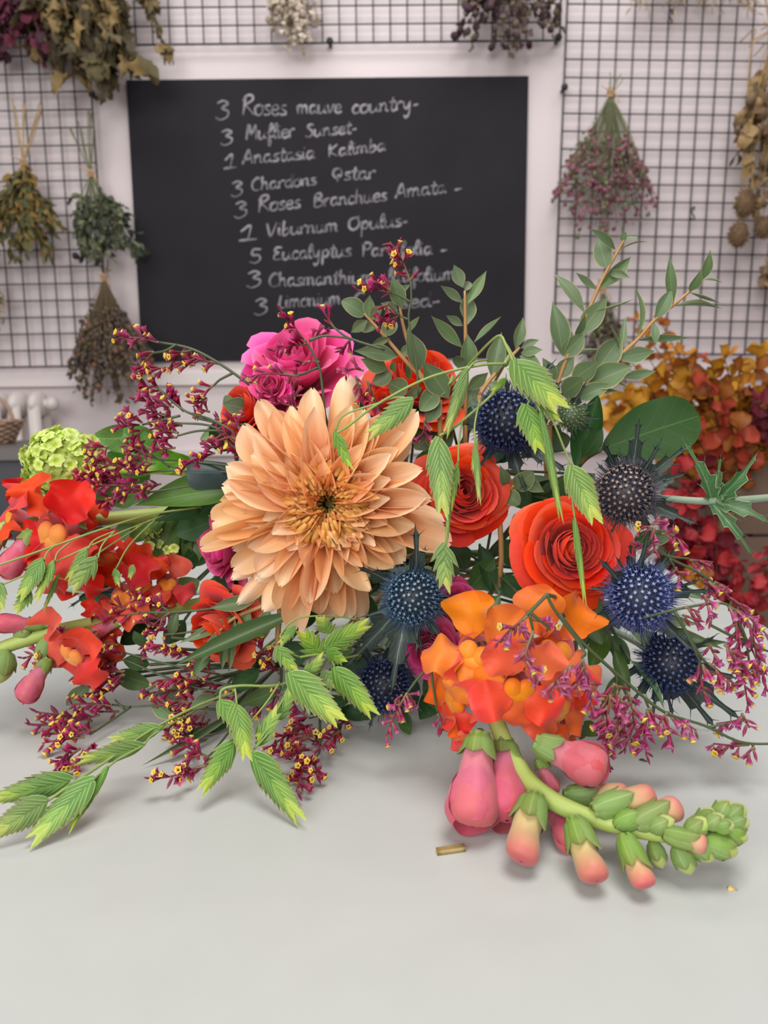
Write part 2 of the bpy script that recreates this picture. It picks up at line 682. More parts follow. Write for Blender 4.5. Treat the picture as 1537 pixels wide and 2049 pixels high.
g('u', .9, (.05, 1.0, .08, .2, .35, 0, .6, .4, .65, 1.0, .66, .2, .88, .05))
g('v', .75, (.05, 1.0, .3, 0, .6, .9, .75, .95))
g('c', .7, (.6, .85, .3, 1.0, .06, .5, .25, .02, .65, .15))
g('t', .55, (.3, 1.6, .22, .3, .35, 0, .55, .12), (.0, 1.05, .55, 1.1))
g('r', .65, (.05, .95, .12, 0), (.12, .6, .35, 1.0, .6, .92))
g('y', .85, (.05, 1.0, .15, .3, .4, .2, .62, .95), (.65, 1.0, .55, -.5, .3, -.9, .15, -.6))
g('M', 1.25, (.05, 0, .15, 1.55, .3, 1.6, .5, .6, .85, 1.6, .95, 1.5, 1.05, 0))
g('f', .6, (.1, .6, .5, 1.3, .4, 1.8, .22, 1.3, .2, -.6, .35, -.85, .4, -.3, .2, .1, .6, .25))
g('l', .45, (.05, .4, .4, 1.3, .28, 1.8, .12, 1.3, .15, .2, .4, .05))
g('i', .4, (.1, 1.0, .12, .15, .35, .05), (.16, 1.4, .2, 1.45))
g('S', .85, (.75, 1.55, .4, 1.65, .2, 1.3, .6, .8, .65, .25, .3, 0, .0, .2))
g('A', 1.05, (.0, .0, .45, 1.6, .6, 1.5, .9, .0), (.1, .55, .85, .65))
g('K', 1.0, (.1, 1.7, .08, 0), (.8, 1.6, .15, .75, .9, .05))
g('b', .8, (.15, 1.8, .1, .1, .4, .0, .65, .4, .5, .85, .15, .6))
g('C', .9, (.8, 1.45, .5, 1.65, .1, 1.1, .08, .4, .4, 0, .8, .1))
g('h', .85, (.12, 1.8, .1, 0), (.1, .6, .4, 1.0, .58, .7, .6, .12, .8, .05))
g('d', .85, (.58, .95, .2, .9, .06, .4, .3, 0, .58, .4, .7, 1.8, .62, .2, .82, .05))
g('Q', 1.0, (.6, 1.5, .2, 1.4, .08, .8, .35, .35, .75, .6, .75, 1.3, .5, 1.5), (.55, .8, .45, -.15))
g('B', 1.0, (.15, 1.65, .1, 0), (.1, 1.55, .6, 1.7, .7, 1.2, .2, .9, .8, .75, .85, .2, .4, -.02, .1, .05))
g('V', 1.05, (.0, 1.6, .4, .0, .9, 1.65))
g('O', 1.15, (.6, 1.6, .15, 1.3, .1, .5, .5, .05, .95, .5, .9, 1.3, .55, 1.6, 1.0, 1.65))
g('p', .8, (.1, 1.0, .12, -.9), (.12, .6, .4, 1.0, .65, .6, .45, .1, .15, .2))
g('E', .9, (.8, 1.55, .3, 1.55, .15, 1.1, .5, .9, .12, .6, .15, .1, .8, .1))
g('P', .9, (.15, 1.7, .12, 0), (.0, 1.4, .4, 1.75, .8, 1.5, .65, 1.0, .15, .85))
g('L', .75, (.25, 1.6, .15, .1, .7, .05))
g('3', .9, (.1, 1.45, .45, 1.7, .75, 1.4, .4, .95, .8, .65, .75, .1, .35, -.2, .05, .05))
g('1', .7, (.1, 1.0, .5, 1.6, .42, 0), (.05, .0, .8, .08))
g('5', .8, (.75, 1.5, .25, 1.5, .2, .9, .6, .85, .7, .35, .4, 0, .05, .15))
g('-', .55, (.05, .45, .5, .55))
g('.', .3, (.1, .1, .2, .15))
g(' ', .5)

LINES = [
    [('3', 430, 236, 459, 236, 20), ('Roses', 485, 231, 574, 231, 21), ('mauve', 594, 228, 684, 226, 17), ('country-', 704, 228, 838, 218, 17)],
    [('3', 440, 288, 466, 287, 16), ('Muflier', 492, 280, 590, 275, 17), ('Sunset-', 611, 275, 714, 266, 15)],
    [('1', 446, 338, 470, 336, 17), ('Anastasia', 485, 329, 631, 317, 16), ('Kalimba', 657, 315, 772, 301, 15)],
    [('3', 461, 391, 486, 390, 16), ('Chardons', 503, 382, 634, 370, 15), ('Qstar', 664, 362, 752, 358, 16)],
    [('3', 467, 434, 495, 432, 17), ('Roses', 517, 425, 602, 416, 17), ('Branchues', 627, 415, 775, 402, 16), ('Amata', 791, 397, 893, 386, 16), ('-', 908, 388, 925, 386, 16)],
    [('1', 476, 482, 509, 480, 18), ('Viburnum', 533, 473, 677, 463, 16), ('Opulus-', 696, 462, 816, 452, 16)],
    [('5', 498, 527, 523, 526, 18), ('Eucalyptus', 546, 521, 704, 513, 16), ('Parvifolia', 724, 514, 866, 509, 16), ('-', 880, 510, 896, 509, 16)],
    [('3', 492, 573, 523, 571, 17), ('Chasmanthium', 538, 574, 748, 566, 16), ('latifolium', 776, 566, 912, 560, 16)],
    [('3', 507, 628, 536, 626, 17), ('Limonium', 556, 617, 682, 609, 16), ('C', 708, 612, 730, 611, 16), ('sed-', 800, 618, 880, 612, 16)],
]
for words in LINES:
    yb = BY - 0.0006
    for word, xa, ya, xb, yb_, xh in words:
        b = MB()
        tot = sum(G[c][0] for c in word)
        cur = 0
        for c in word:
            wd_, strokes = G[c]
            for st in strokes:
                pts = smooth(st, 6)
                path = []
                for q in pts:
                    fx = (cur + q[0]) / tot
                    px = xa + (xb - xa) * fx + q[1] * xh * 0.06
                    py = ya + (yb_ - ya) * fx - q[1] * xh
                    p = W(px, py, BY)
                    path.append((p.x, yb, p.z))
                A = np.array(path)
                tg = np.gradient(A, axis=0)
                tg /= np.linalg.norm(tg, axis=1)[:, None] + 1e-9
                nrm = np.stack([-tg[:, 2], 0 * tg[:, 0], tg[:, 0]], 1)
                hw = 0.0034 * (0.75 + 0.35 * np.sin(np.linspace(0, 5, len(A)) + cur))[:, None]
                up = np.array((0, -0.0007, 0))
                b.grid(np.stack([A + nrm * hw - up, A + nrm * hw * 0.8 + up, A - nrm * hw * 0.8 + up, A - nrm * hw - up], 1))
            cur += wd_
        wpart('handwriting', b, M_chalk, board)

# ------------------------------------------------------------------ radiator, cabinet, basket (left edge)
M_rad = plain('radiator_enamel', '#d8cfcb', 0.35)
RY = WY - 0.10
rx1 = W(96, 800, RY).x
rz1 = W(50, 783, RY).z
rad = thing('radiator', 'white column radiator against the wall at left edge', 'radiator', (rx1 - 0.25, RY, 0.1))
for k in range(8):
    x = rx1 - 0.03 - k * 0.062
    b = MB()
    for yy in (-0.035, 0.035):
        b.tube([(x, RY + yy, 0.12), (x, RY + yy, rz1 - 0.045)], 0.019, 10)
    b.sphere((x, RY, rz1 - 0.04), (0.025, 0.06, 0.04), 12, 9)
    b.sphere((x, RY, 0.14), (0.025, 0.06, 0.04), 12, 9)
    wpart('radiator_column', b, M_rad, rad)
for k in (0, 7):
    x = rx1 - 0.03 - k * 0.062
    b = MB()
    b.box((x - 0.012, RY - 0.04, 0), (x + 0.012, RY + 0.04, 0.13))
    wpart('foot', b, M_rad, rad, flat=True)
b = MB()
b.tube([(rx1 - 0.03, RY, rz1 - 0.04), (rx1 + 0.01, RY, rz1 - 0.04)], 0.016, 10)
b.sphere((rx1 + 0.012, RY, rz1 - 0.04), 0.022, 10, 8)
wpart('valve', b, M_rad, rad)

M_cab = plain('charcoal_cabinet_paint', '#47474c', 0.5)
M_cabd = plain('blue_black_cabinet_door', '#3a4149', 0.5)
M_cabt = plain('cabinet_worktop', '#6b6664', 0.5)
CY = 1.62
cx1 = W(56, 950, CY).x
cz1 = W(30, 897, CY).z
cab = thing('cabinet', 'dark grey low cabinet at left edge in front of radiator', 'cabinet', (cx1 - 0.3, CY + 0.2, 0))
b = MB()
b.box((cx1 - 0.6, CY, 0), (cx1, CY + 0.4, cz1 - 0.025))
wpart('body', b, M_cab, cab, flat=True)
b = MB()
b.box((cx1 - 0.61, CY - 0.015, cz1 - 0.025), (cx1 + 0.012, CY + 0.41, cz1))
wpart('cabinet_top', b, M_cabt, cab, flat=True)
for k in range(2):
    b = MB()
    xx = cx1 - 0.02 - k * 0.29
    b.box((xx - 0.27, CY - 0.014, 0.06), (xx, CY, cz1 - 0.075))
    d_ = wpart('door', b, M_cabd, cab, flat=True)
    b = MB()
    hx = xx - 0.25 if k == 0 else xx - 0.02
    b.tube([(hx, CY - 0.014, cz1 - 0.14), (hx, CY - 0.03, cz1 - 0.135), (hx, CY - 0.03, cz1 - 0.235), (hx, CY - 0.014, cz1 - 0.23)], 0.005, 8)
    part('handle', b.build('handle', M_clip, origin=WMX[cab.name].translation), d_, Matrix.Translation(WMX[cab.name].translation))

M_wick = plain('brown_wicker', '#8a6a58', 0.7, c2='#b49a84', nscale=60)
kx, kz = W(4, 880, CY + 0.2).x, cz1
bas = thing('wicker_basket', 'low brown wicker basket on the dark cabinet at left edge', 'basket', (kx - 0.04, CY + 0.2, kz))
b = MB()
n = 26
Rk = W(40, 885, CY + 0.2).x - (kx - 0.04)
for j in range(9):
    t_ = j / 8
    rad_ = Rk * (0.72 + 0.28 * t_)
    for hh in (0,):
        pts = []
        for i in range(n * 3 + 1):
            a = 2 * pi * i / (n * 3)
            rr_ = rad_ + 0.004 * math.sin(n / 2 * a + (j % 2) * pi)
            pts.append((kx - 0.04 + rr_ * math.cos(a), CY + 0.2 + rr_ * math.sin(a), kz + 0.006 + t_ * 0.05))
        b.tube(pts, 0.0042, 5)
for i in range(n):
    a = 2 * pi * i / n
    b.tube([(kx - 0.04 + Rk * 0.72 * math.cos(a), CY + 0.2 + Rk * 0.72 * math.sin(a), kz), (kx - 0.04 + Rk * math.cos(a), CY + 0.2 + Rk * math.sin(a), kz + 0.058)], 0.003, 5)
wpart('woven_body', b, M_wick, bas)
b = MB()
b.tube([(kx - 0.04 + Rk * 0.85 * math.cos(a), CY + 0.2, kz + 0.05 + 0.075 * math.sin(a)) for a in np.linspace(0, pi, 17)], 0.005, 6)
wpart('handle', b, M_wick, bas)

# ------------------------------------------------------------------ wooden crates (right edge)
M_wood = plain('weathered_crate_wood', '#5f4c3f', 0.75, c2='#7f6756', nscale=14)
M_wood.node_tree.nodes
CRY = 1.55
kx0 = W(1432, 1000, CRY).x
top = W(1480, 925, CRY).z
ch = top / 3
for k, lab in enumerate(('weathered wooden crate at the bottom of the stack, on the floor', 'weathered wooden slatted crate in the middle of the stack', 'weathered wooden slatted crate on top of the stack behind the flowers')):
    z0 = k * ch
    cr = thing('wooden_crate', lab, 'crate', (kx0 + 0.22, CRY + 0.15, z0), 'stacked wooden crates')
    for side in range(4):
        for j in range(4):
            zz = z0 + 0.006 + j * (ch - 0.006) / 4
            hh = (ch - 0.006) / 4 - 0.008
            b = MB()
            if side == 0:
                b.box((kx0, CRY - 0.012, zz), (kx0 + 0.44, CRY, zz + hh))
            elif side == 1:
                b.box((kx0, CRY + 0.3, zz), (kx0 + 0.44, CRY + 0.312, zz + hh))
            elif side == 2:
                b.box((kx0, CRY, zz), (kx0 + 0.012, CRY + 0.3, zz + hh))
            else:
                b.box((kx0 + 0.428, CRY, zz), (kx0 + 0.44, CRY + 0.3, zz + hh))
            wpart('slat', b, M_wood, cr, flat=True)
    for xx in (kx0 + 0.012, kx0 + 0.398):
        for yy in (CRY, CRY + 0.27):
            b = MB()
            b.box((xx, yy, z0 + 0.003), (xx + 0.03, yy + 0.03, z0 + ch - 0.004))
            wpart('corner_post', b, M_wood, cr, flat=True)
    b = MB()
    b.box((kx0 + 0.012, CRY, z0 + 0.003), (kx0 + 0.428, CRY + 0.3, z0 + 0.015))
    wpart('base_board', b, M_wood, cr, flat=True)
# ================================================================== dried bunches on the wall
def barr(kind, nu=3, nv=6, **kw):
    """arrays of a small unit blade"""
    v = np.linspace(0, 1, nv)
    u = np.linspace(-1, 1, nu)
    U, V = np.meshgrid(u, v)
    w = prof(kind, V) * 0.5
    if kw.get('lobes'):
        w = w * (1 - 0.6 * np.abs(np.sin(V * pi * kw['lobes'])) ** 0.8 * (V < 0.95))
    X = U * w
    Y = V * 1.0
    Z = kw.get('bow', 0.1) * np.sin(pi * V) + kw.get('cup', 0.2) * U ** 2 * w + kw.get('curl', 0.0) * np.sin(V * 5 + U * 2) * 0.3
    b = MB()
    b.grid(np.stack([X, Y, Z], -1))
    return b.arrays()


def with_mat(arr, m):
    return arr[0], arr[1], arr[2], [m] * len(arr[3])


def blob(nu=6, nv=5):
    b = MB()
    b.sphere((0, 0.5, 0), (0.5, 0.5, 0.5), nu, nv)
    return b.arrays()


M_twine = plain('natural_twine', '#c2a07a', 0.8)
DB = WY - 0.075


def bunch(name, label, tie, tips, d, stems_up, stem_mat, elems, leaf_mats, n_st, n_el, thick=0.018, t0=0.35, size=(14, 22), width=0.45, down=(0, 0, -1), spread=0.9, wob=0.04, seed=1, tie_vis=True, srad=0.0012):
    """tie = pixel; tips = list of pixel points along the lower outline of the body"""
    rs = random.Random(seed)
    tp = W(tie[0], tie[1], d)
    o = thing(name, label, 'dried flowers', tp, 'dried flower bunches hanging on the wall')
    b = MB()
    for (sx, sy) in stems_up:
        e = W(sx, sy, d + rs.uniform(-0.01, 0.01))
        for k in range(2):
            q = e + Vector((rs.uniform(-.006, .006), rs.uniform(-.006, .006), rs.uniform(-.012, .012)))
            m = tp.lerp(q, 0.5) + Vector((rs.uniform(-.004, .004), 0, 0))
            b.tube([tp, m, q], srad * 1.5, 5, sm=3)
    f = MB()
    paths = []
    for i in range(n_st):
        j = rs.random() * (len(tips) - 1)
        k = int(j)
        a, c = tips[k], tips[min(k + 1, len(tips) - 1)]
        fr = j - k
        px, py = a[0] + (c[0] - a[0]) * fr, a[1] + (c[1] - a[1]) * fr
        s = rs.uniform(0.62, 1.0)
        px, py = tie[0] + (px - tie[0]) * s, tie[1] + (py - tie[1]) * s
        e = W(px, py, d + rs.uniform(-1, 1) * thick * 2 - thick)
        m = tp.lerp(e, 0.5)
        m = m + Vector(((e.x - tp.x) * -0.12 + rs.uniform(-wob, wob) * 0.3, rs.uniform(-.01, .01) - thick * 0.4, rs.uniform(-wob, wob) * 0.3))
        path = smooth([tp, m, e], 5)
        paths.append(path)
        b.tube(path, [srad, srad * 0.6], 4)
    for i in range(n_el):
        path = paths[rs.randrange(len(paths))]
        t = t0 + (1 - t0) * rs.random() ** spread
        k = min(int(t * (len(path) - 1)), len(path) - 2)
        p = Vector(path[k]).lerp(Vector(path[k + 1]), t * (len(path) - 1) - k)
        dirv = (Vector(path[k + 1]) - Vector(path[k])).normalized()
        dv = (dirv + Vector((rs.uniform(-1, 1), rs.uniform(-1, 1) * 0.8, rs.uniform(-1, 1))) * 0.75).normalized()
        Ls = pxm(rs.uniform(*size), d)
        arr = elems[rs.randrange(len(elems))]
        M = bt(p, p + dv * Ls, Ls * width * rs.uniform(0.7, 1.3), jn((0, -1, 0.3), 0.9, rs))
        f.put(with_mat(arr, rs.randrange(len(leaf_mats))), M)
    wpart('stems', b, stem_mat, o, kind='stuff')
    wpart('foliage', f, leaf_mats, o, kind='stuff')
    if tie_vis:
        b = MB()
        for k in range(4):
            R = 0.009
            zz = tp.z - 0.006 + k * 0.004
            b.tube([(tp.x + R * math.cos(a), tp.y + R * math.sin(a), zz + 0.003 * math.sin(a + k)) for a in np.linspace(0, 2 * pi, 15)], 0.0022, 5)
        b.tube([tp, tp + Vector((0.012, -0.012, -0.004)), tp + Vector((0.022, -0.014, -0.03))], 0.0018, 5, sm=4)
        b.tube([tp, tp + Vector((-0.014, -0.012, 0.008)), tp + Vector((-0.032, -0.01, 0.018))], 0.0018, 5, sm=4)
        # loop of twine that carries the bunch on the wire grid
        b.tube([tp, tp + Vector((0.004, 0.01, 0.02)), (tp.x + 0.002, WY - 0.034, tp.z + 0.034)], 0.0018, 5, sm=4)
        wpart('twine', b, M_twine, o)
    return o


def dry(name, c, c2):
    return plain(name, c, 0.8, c2=c2, nscale=40, transl=0.15)


M_oak = [dry('dried_oak_tan', '#9c8456', '#8a744a'), dry('dried_oak_olive', '#6f6544', '#5c5438'), dry('dried_oak_dark', '#4a4232', '#5a5038')]
M_bur = [dry('dried_burgundy', '#5e2338', '#40182a'), dry('dried_plum', '#4a2a36', '#3a202c'), dry('dried_wine', '#7a2f45', '#5a2236')]
M_whi = [dry('dried_white', '#d8cbbd', '#c4b5a5'), dry('dried_cream', '#c7b8a2', '#b3a28c'), dry('dried_grey_green', '#6c7060', '#5b6052')]
M_pur = [dry('dried_mauve_brown', '#5d4848', '#4a3a3a'), dry('dried_taupe', '#746355', '#62534a'), dry('dried_purple', '#4d3340', '#3c2833'), dry('dried_sage', '#6d6750', '#5c5745')]
M_oli = [dry('dried_olive_green', '#5c5c38', '#4c4e30'), dry('dried_ochre', '#9a7c40', '#846a36'), dry('dried_moss', '#6b6b42', '#5a5a38')]
M_gre = [dry('dried_green', '#646a50', '#535a44'), dry('dried_dark_green', '#4b5244', '#3d4438'), dry('dried_pale_green', '#858a66', '#747a58')]
M_bro = [dry('dried_brown', '#6a5c4e', '#584c42'), dry('dried_grey_brown', '#5c5350', '#4c4442'), dry('dried_rust', '#8a6652', '#745544'), dry('dried_khaki', '#6f6748', '#5e573d')]
M_pnk = [dry('dried_pink', '#a8697a', '#8f5565'), dry('dried_rose', '#8d5a64', '#7a4b55'), dry('dried_stem_green', '#7c8260', '#6b7052')]
M_tea = [dry('dried_teasel', '#7f6549', '#6b543c'), dry('dried_straw', '#b39669', '#9c8158'), dry('dried_tan', '#8f7a60', '#7b684f')]
M_beige = [dry('dried_beige', '#bfae98', '#a99883'), dry('dried_oat', '#a69580', '#93836f')]
M_stb = plain('dried_stem_brown', '#6b5a44', 0.8)
M_stg = plain('dried_stem_green_grey', '#6f7351', 0.8)
M_sts = plain('dried_stem_straw', '#a58a55', 0.8)

E_oak = [barr('oval', 5, 11, lobes=4, curl=0.5), barr('oval', 5, 11, lobes=5, curl=-0.4, bow=0.2)]
E_leaf = [barr('lanc', 3, 5, bow=0.2), barr('ell', 3, 5, bow=-0.15, curl=0.3)]
E_thin = [barr('narrow', 3, 4), barr('lanc', 3, 4, bow=0.2)]
E_blob = [blob()]
E_round = [barr('broad', 5, 6, bow=0.15, curl=0.3), barr('oval', 5, 6, bow=-0.1, curl=0.4)]

bunch('dried_oak_leaf_bunch', 'big bunch of dried olive brown oak leaves hanging in the top left corner', (185, -190), [(45, 30), (60, 90), (95, 165), (150, 178), (190, 140), (225, 178), (262, 130), (275, 60)], DB - 0.03, [], M_stb, E_oak, M_oak, 40, 330, thick=0.03, t0=0.42, size=(36, 68), width=0.6, seed=3)
bunch('dried_leaf_sprig', 'thin dried leafy twig hanging right of the oak leaves above the board', (262, -170), [(318, 95), (345, 148)], DB - 0.02, [], M_stb, E_oak, M_oak[:2], 3, 46, thick=0.004, t0=0.45, size=(20, 36), width=0.6, seed=4)
bunch('dried_burgundy_bunch', 'burgundy dried flower bunch cut off by the top left edge', (10, -170), [(-60, 60), (-10, 120), (35, 140), (95, 115), (80, 60)], DB - 0.005, [], M_stb, E_round, M_bur, 26, 300, thick=0.03, t0=0.5, size=(14, 26), width=0.8, seed=5)
bunch('dried_white_flower_bunch', 'small bunch of dried white flowers at the top above the blackboard', (585, -130), [(525, 38), (560, 88), (596, 118), (612, 95), (640, 40)], DB, [], M_stg, E_blob + E_leaf, M_whi[:2] + [M_whi[0]], 40, 620, thick=0.022, t0=0.45, size=(7, 14), width=0.9, seed=6)
bunch('dried_hop_bunch', 'wide bunch of dried mauve brown seed heads hanging above the board at right', (1015, -190), [(895, 62), (935, 105), (1000, 112), (1045, 104), (1110, 100), (1138, 50)], DB - 0.01, [], M_stb, E_blob + E_leaf, M_pur, 60, 800, thick=0.03, t0=0.4, size=(9, 18), width=0.7, seed=7)
bunch('dried_grass_bunch', 'pale beige dried grass tufts at the top right edge', (1390, -170), [(1235, 18), (1300, 22), (1400, 18), (1480, 30), (1540, 40)], DB, [], M_sts, E_thin, M_beige, 50, 420, thick=0.02, t0=0.55, size=(14, 26), width=0.16, seed=8)
bunch('dried_olive_yellow_bunch', 'olive and ochre dried bunch tied with twine at the far left', (47, 325), [(-40, 440), (-25, 515), (20, 535), (55, 505), (92, 530), (128, 490), (118, 420)], DB - 0.01, [(28, 205), (50, 204), (78, 205), (84, 214)], M_sts, E_leaf + E_thin, M_oli, 46, 560, thick=0.025, t0=0.12, size=(16, 30), width=0.4, spread=0.75, seed=9)
bunch('dried_green_leaf_bunch', 'dark green dried leaf bunch tied with twine beside the board', (182, 348), [(152, 470), (158, 530), (205, 552), (255, 545), (285, 500), (262, 455)], DB - 0.01, [(138, 250), (158, 250), (176, 224), (188, 235)], M_stg, E_leaf + E_oak, M_gre, 30, 330, thick=0.025, t0=0.35, size=(16, 30), width=0.5, seed=10)
bunch('dried_brown_flower_bunch', 'brown dried flower bunch hanging lowest left of the blackboard', (209, 556), [(132, 735), (150, 790), (205, 822), (260, 812), (318, 770), (300, 700)], DB - 0.02, [(200, 530), (216, 528)], M_stb, E_blob + E_leaf, M_bro, 140, 1700, thick=0.035, t0=0.3, size=(6, 12), width=0.7, spread=0.6, seed=11)
bunch('dried_pink_gypsophila_bunch', 'airy pink and green dried bunch hanging on the right wire grid', (1222, 188), [(1105, 360), (1108, 440), (1150, 468), (1215, 478), (1275, 468), (1318, 440), (1312, 385)], DB - 0.01, [(1221, 150), (1236, 146), (1246, 156)], M_stg, E_blob + E_thin, [M_pnk[0], M_pnk[1], M_pnk[2]], 150, 950, thick=0.03, t0=0.5, size=(6, 11), width=0.8, spread=0.8, wob=0.06, seed=12, srad=0.0009)
bunch('dried_teasel_bunch', 'dried brown teasel bunch with straw stems at the right edge', (1545, 60), [(1478, 250), (1475, 340), (1490, 420), (1530, 470), (1600, 450), (1600, 300)], DB - 0.03, [(1500, 90), (1530, -10)], M_sts, E_blob + E_leaf, M_tea, 34, 170, thick=0.035, t0=0.5, size=(14, 30), width=0.8, seed=13)
bunch('dried_straw_flower_bunch', 'brown dried flower bunch below the teasels at the right edge', (1560, 470), [(1522, 560), (1530, 600), (1560, 620), (1590, 590)], DB - 0.02, [], M_sts, E_blob + E_leaf, M_tea, 14, 90, thick=0.02, t0=0.5, size=(12, 24), width=0.8, seed=14)
bunch('dried_grey_grass_bunch', 'grey brown dried bunch hanging behind the tall eucalyptus sprig', (1206, 582), [(1165, 720), (1175, 780), (1215, 800), (1258, 770), (1262, 700)], DB - 0.01, [(1202, 560), (1212, 560)], M_stb, E_thin + E_blob, M_bro[:2] + [M_gre[2]], 60, 420, thick=0.025, t0=0.3, size=(8, 18), width=0.35, seed=15)
bunch('dried_yellow_sprig', 'small pale yellow dried sprig at the far left edge over the wire grid', (-20, 520), [(-18, 690), (8, 660), (12, 610)], DB, [], M_sts, E_leaf, [M_oli[2], M_beige[0]], 8, 70, thick=0.01, t0=0.4, size=(12, 20), width=0.4, seed=16)
# long straw stems with big teasel heads in front of that bunch
for k, (a, m_, c, hr, lab) in enumerate((((1522, 175), (1508, 290), (1505, 420), 0, 'bare straw stem hanging among the teasels at right edge'),
                                          ((1512, 60), (1500, 130), (1478, 470), 22, 'lowest drooping dried teasel with brown head at right edge'),
                                          ((1540, 90), (1500, 250), (1492, 408), 24, 'round brown teasel head in the middle of the right bunch'),
                                          ((1545, 160), (1530, 300), (1528, 455), 20, 'brown teasel head half cut off by the right edge'))):
    pa, pm, pc = W(*a, DB - 0.05), W(*m_, DB - 0.075), W(*c, DB - 0.085)
    o = thing('dried_teasel', lab, 'dried flowers', pa)
    b = MB()
    b.tube([(pa.x, WY - 0.034, pa.z + 0.01), pa, pm, pc], 0.0028 if not hr else 0.0018, 6, sm=5)
    wpart('stem', b, M_sts, o)
    if hr:
        b = MB()
        R = pxm(hr, DB - 0.085)
        rs = random.Random(k)
        b.sphere(pc, (R * 0.8, R * 0.8, R), 10, 8)
        for i in range(160):
            z = rs.uniform(-1, 1)
            a_ = rs.uniform(0, 2 * pi)
            q = Vector((math.sqrt(1 - z * z) * math.cos(a_) * 0.8, math.sqrt(1 - z * z) * math.sin(a_) * 0.8, z))
            b.put(with_mat(E_thin[0], i % 2), bt(pc + q * R * 0.85, pc + q * R * 1.25, R * 0.12))
        wpart('teasel_head', b, [M_tea[0], M_tea[2]], o)

# ================================================================== autumn foliage at right
M_aut = [plain('preserved_amber', '#c98820', 0.6, c2='#b5721a', transl=0.2), plain('preserved_orange_brown', '#a5601c', 0.6, c2='#8c4c18', transl=0.2),
         plain('preserved_coral', '#b8482c', 0.6, c2='#a03a24', transl=0.2), plain('preserved_gold', '#d09a2c', 0.6, c2='#bc8420', transl=0.2)]
M_red = [plain('preserved_red', '#a8242e', 0.6, c2='#8c1c28', transl=0.2), plain('preserved_dark_red', '#76182a', 0.6, c2='#601424', transl=0.2), plain('preserved_scarlet', '#c23438', 0.6, c2='#a82a30', transl=0.2)]
M_burg2 = [plain('preserved_burgundy', '#7c1c34', 0.6, c2='#661628', transl=0.2), M_red[1]]
M_str = plain('preserved_stem', '#5a3a26', 0.7)


def spray(name, label, base, d, tips, n_el, mats, size, seed, thick=0.05, t0=0.3, droop=0.0, cat='foliage', lo=None):
    rs = random.Random(seed)
    bp = W(base[0], base[1], d) if len(base) == 2 else Vector(base)
    o = thing(name, label, cat, bp)
    b, f = MB(), MB()
    for (px, py) in tips:
        dd = d + rs.uniform(-thick, thick)
        e = W(px, py, dd)
        m = bp.lerp(e, 0.55) + Vector((rs.uniform(-.02, .02), rs.uniform(-.02, .02), droop + rs.uniform(-.01, .02)))
        path = smooth([bp, m, e], 8)
        b.tube(path, [0.0026, 0.001], 5)
        for i in range(n_el):
            t = t0 + (1 - t0) * i / (n_el - 1)
            k = min(int(t * (len(path) - 1)), len(path) - 2)
            p = Vector(path[k]).lerp(Vector(path[k + 1]), t * (len(path) - 1) - k)
            for sgn in (1, -1):
                dv = (Vector(path[k + 1]) - Vector(path[k])).normalized() * 0.4 + Vector((sgn * rs.uniform(.3, 1), rs.uniform(-.8, .5), rs.uniform(-.5, .7)))
                dv.normalize()
                L = pxm(rs.uniform(*size), d)
                f.put(with_mat(E_round[rs.randrange(2)], rs.randrange(len(mats))), bt(p, p + dv * L, L * rs.uniform(.75, 1.1), jn((0, -1, 0.2), 0.8, rs)))
    wpart('stems', b, M_str, o, kind='stuff')
    wpart('foliage', f, mats, o, kind='stuff')
    return o


CB = (kx0 + 0.14, CRY + 0.12, top - 0.18)
spray('preserved_amber_foliage', 'amber and orange preserved leaf stems standing in the top crate', CB, 1.5,
      [(1250, 800), (1290, 760), (1330, 745), (1366, 705), (1400, 770), (1425, 735), (1450, 715), (1480, 745), (1515, 715), (1545, 770), (1330, 850), (1380, 850), (1440, 850), (1500, 850), (1540, 880), (1400, 905), (1455, 900), (1550, 830), (1500, 800), (1590, 800), (1350, 800), (1460, 780), (1225, 825), (1240, 850), (1265, 785), (1215, 795), (1300, 790)], 9, [M_aut[0], M_aut[3], M_aut[1], M_aut[0], M_aut[3]], (24, 42), 21, t0=0.45)
spray('preserved_coral_foliage', 'coral red preserved leaf stems among the amber ones', CB, 1.46, [(1390, 720), (1410, 765), (1440, 790), (1470, 890), (1475, 860), (1310, 830), (1385, 860)], 6, [M_aut[2], M_aut[2], M_aut[1]], (26, 42), 22, t0=0.55)
spray('preserved_burgundy_foliage', 'burgundy preserved leaf tuft at the right edge over the crate', CB, 1.44, [(1535, 790), (1550, 820), (1520, 800), (1560, 770)], 5, M_burg2, (24, 36), 23, t0=0.72)
spray('preserved_brown_twig', 'thin twig with small orange brown leaves in front of the wire grid', CB, 1.62, [(1270, 640), (1325, 650), (1335, 700), (1240, 690), (1300, 720)], 8, M_aut[:2], (14, 26), 24, t0=0.5, thick=0.03)
buck = thing('flower_bucket', 'dark metal flower bucket on the floor holding red foliage', 'bucket', (0.6, 1.42, 0))
b = MB()
n_ = 28
pr = [(0.10, 0.0), (0.13, 0.46), (0.137, 0.465), (0.137, 0.475), (0.127, 0.475), (0.125, 0.46), (0.095, 0.02), (0.0, 0.02)]
b.grid(np.array([[(0.6 + r_ * math.cos(a), 1.42 + r_ * math.sin(a), z_) for a in np.linspace(0, 2 * pi, n_, endpoint=False)] for r_, z_ in pr]), closed=True)
wpart('body', b, plain('dark_zinc', '#4b4c50', 0.45, metal=0.6), buck)
RB = (0.6, 1.42, 0.06)
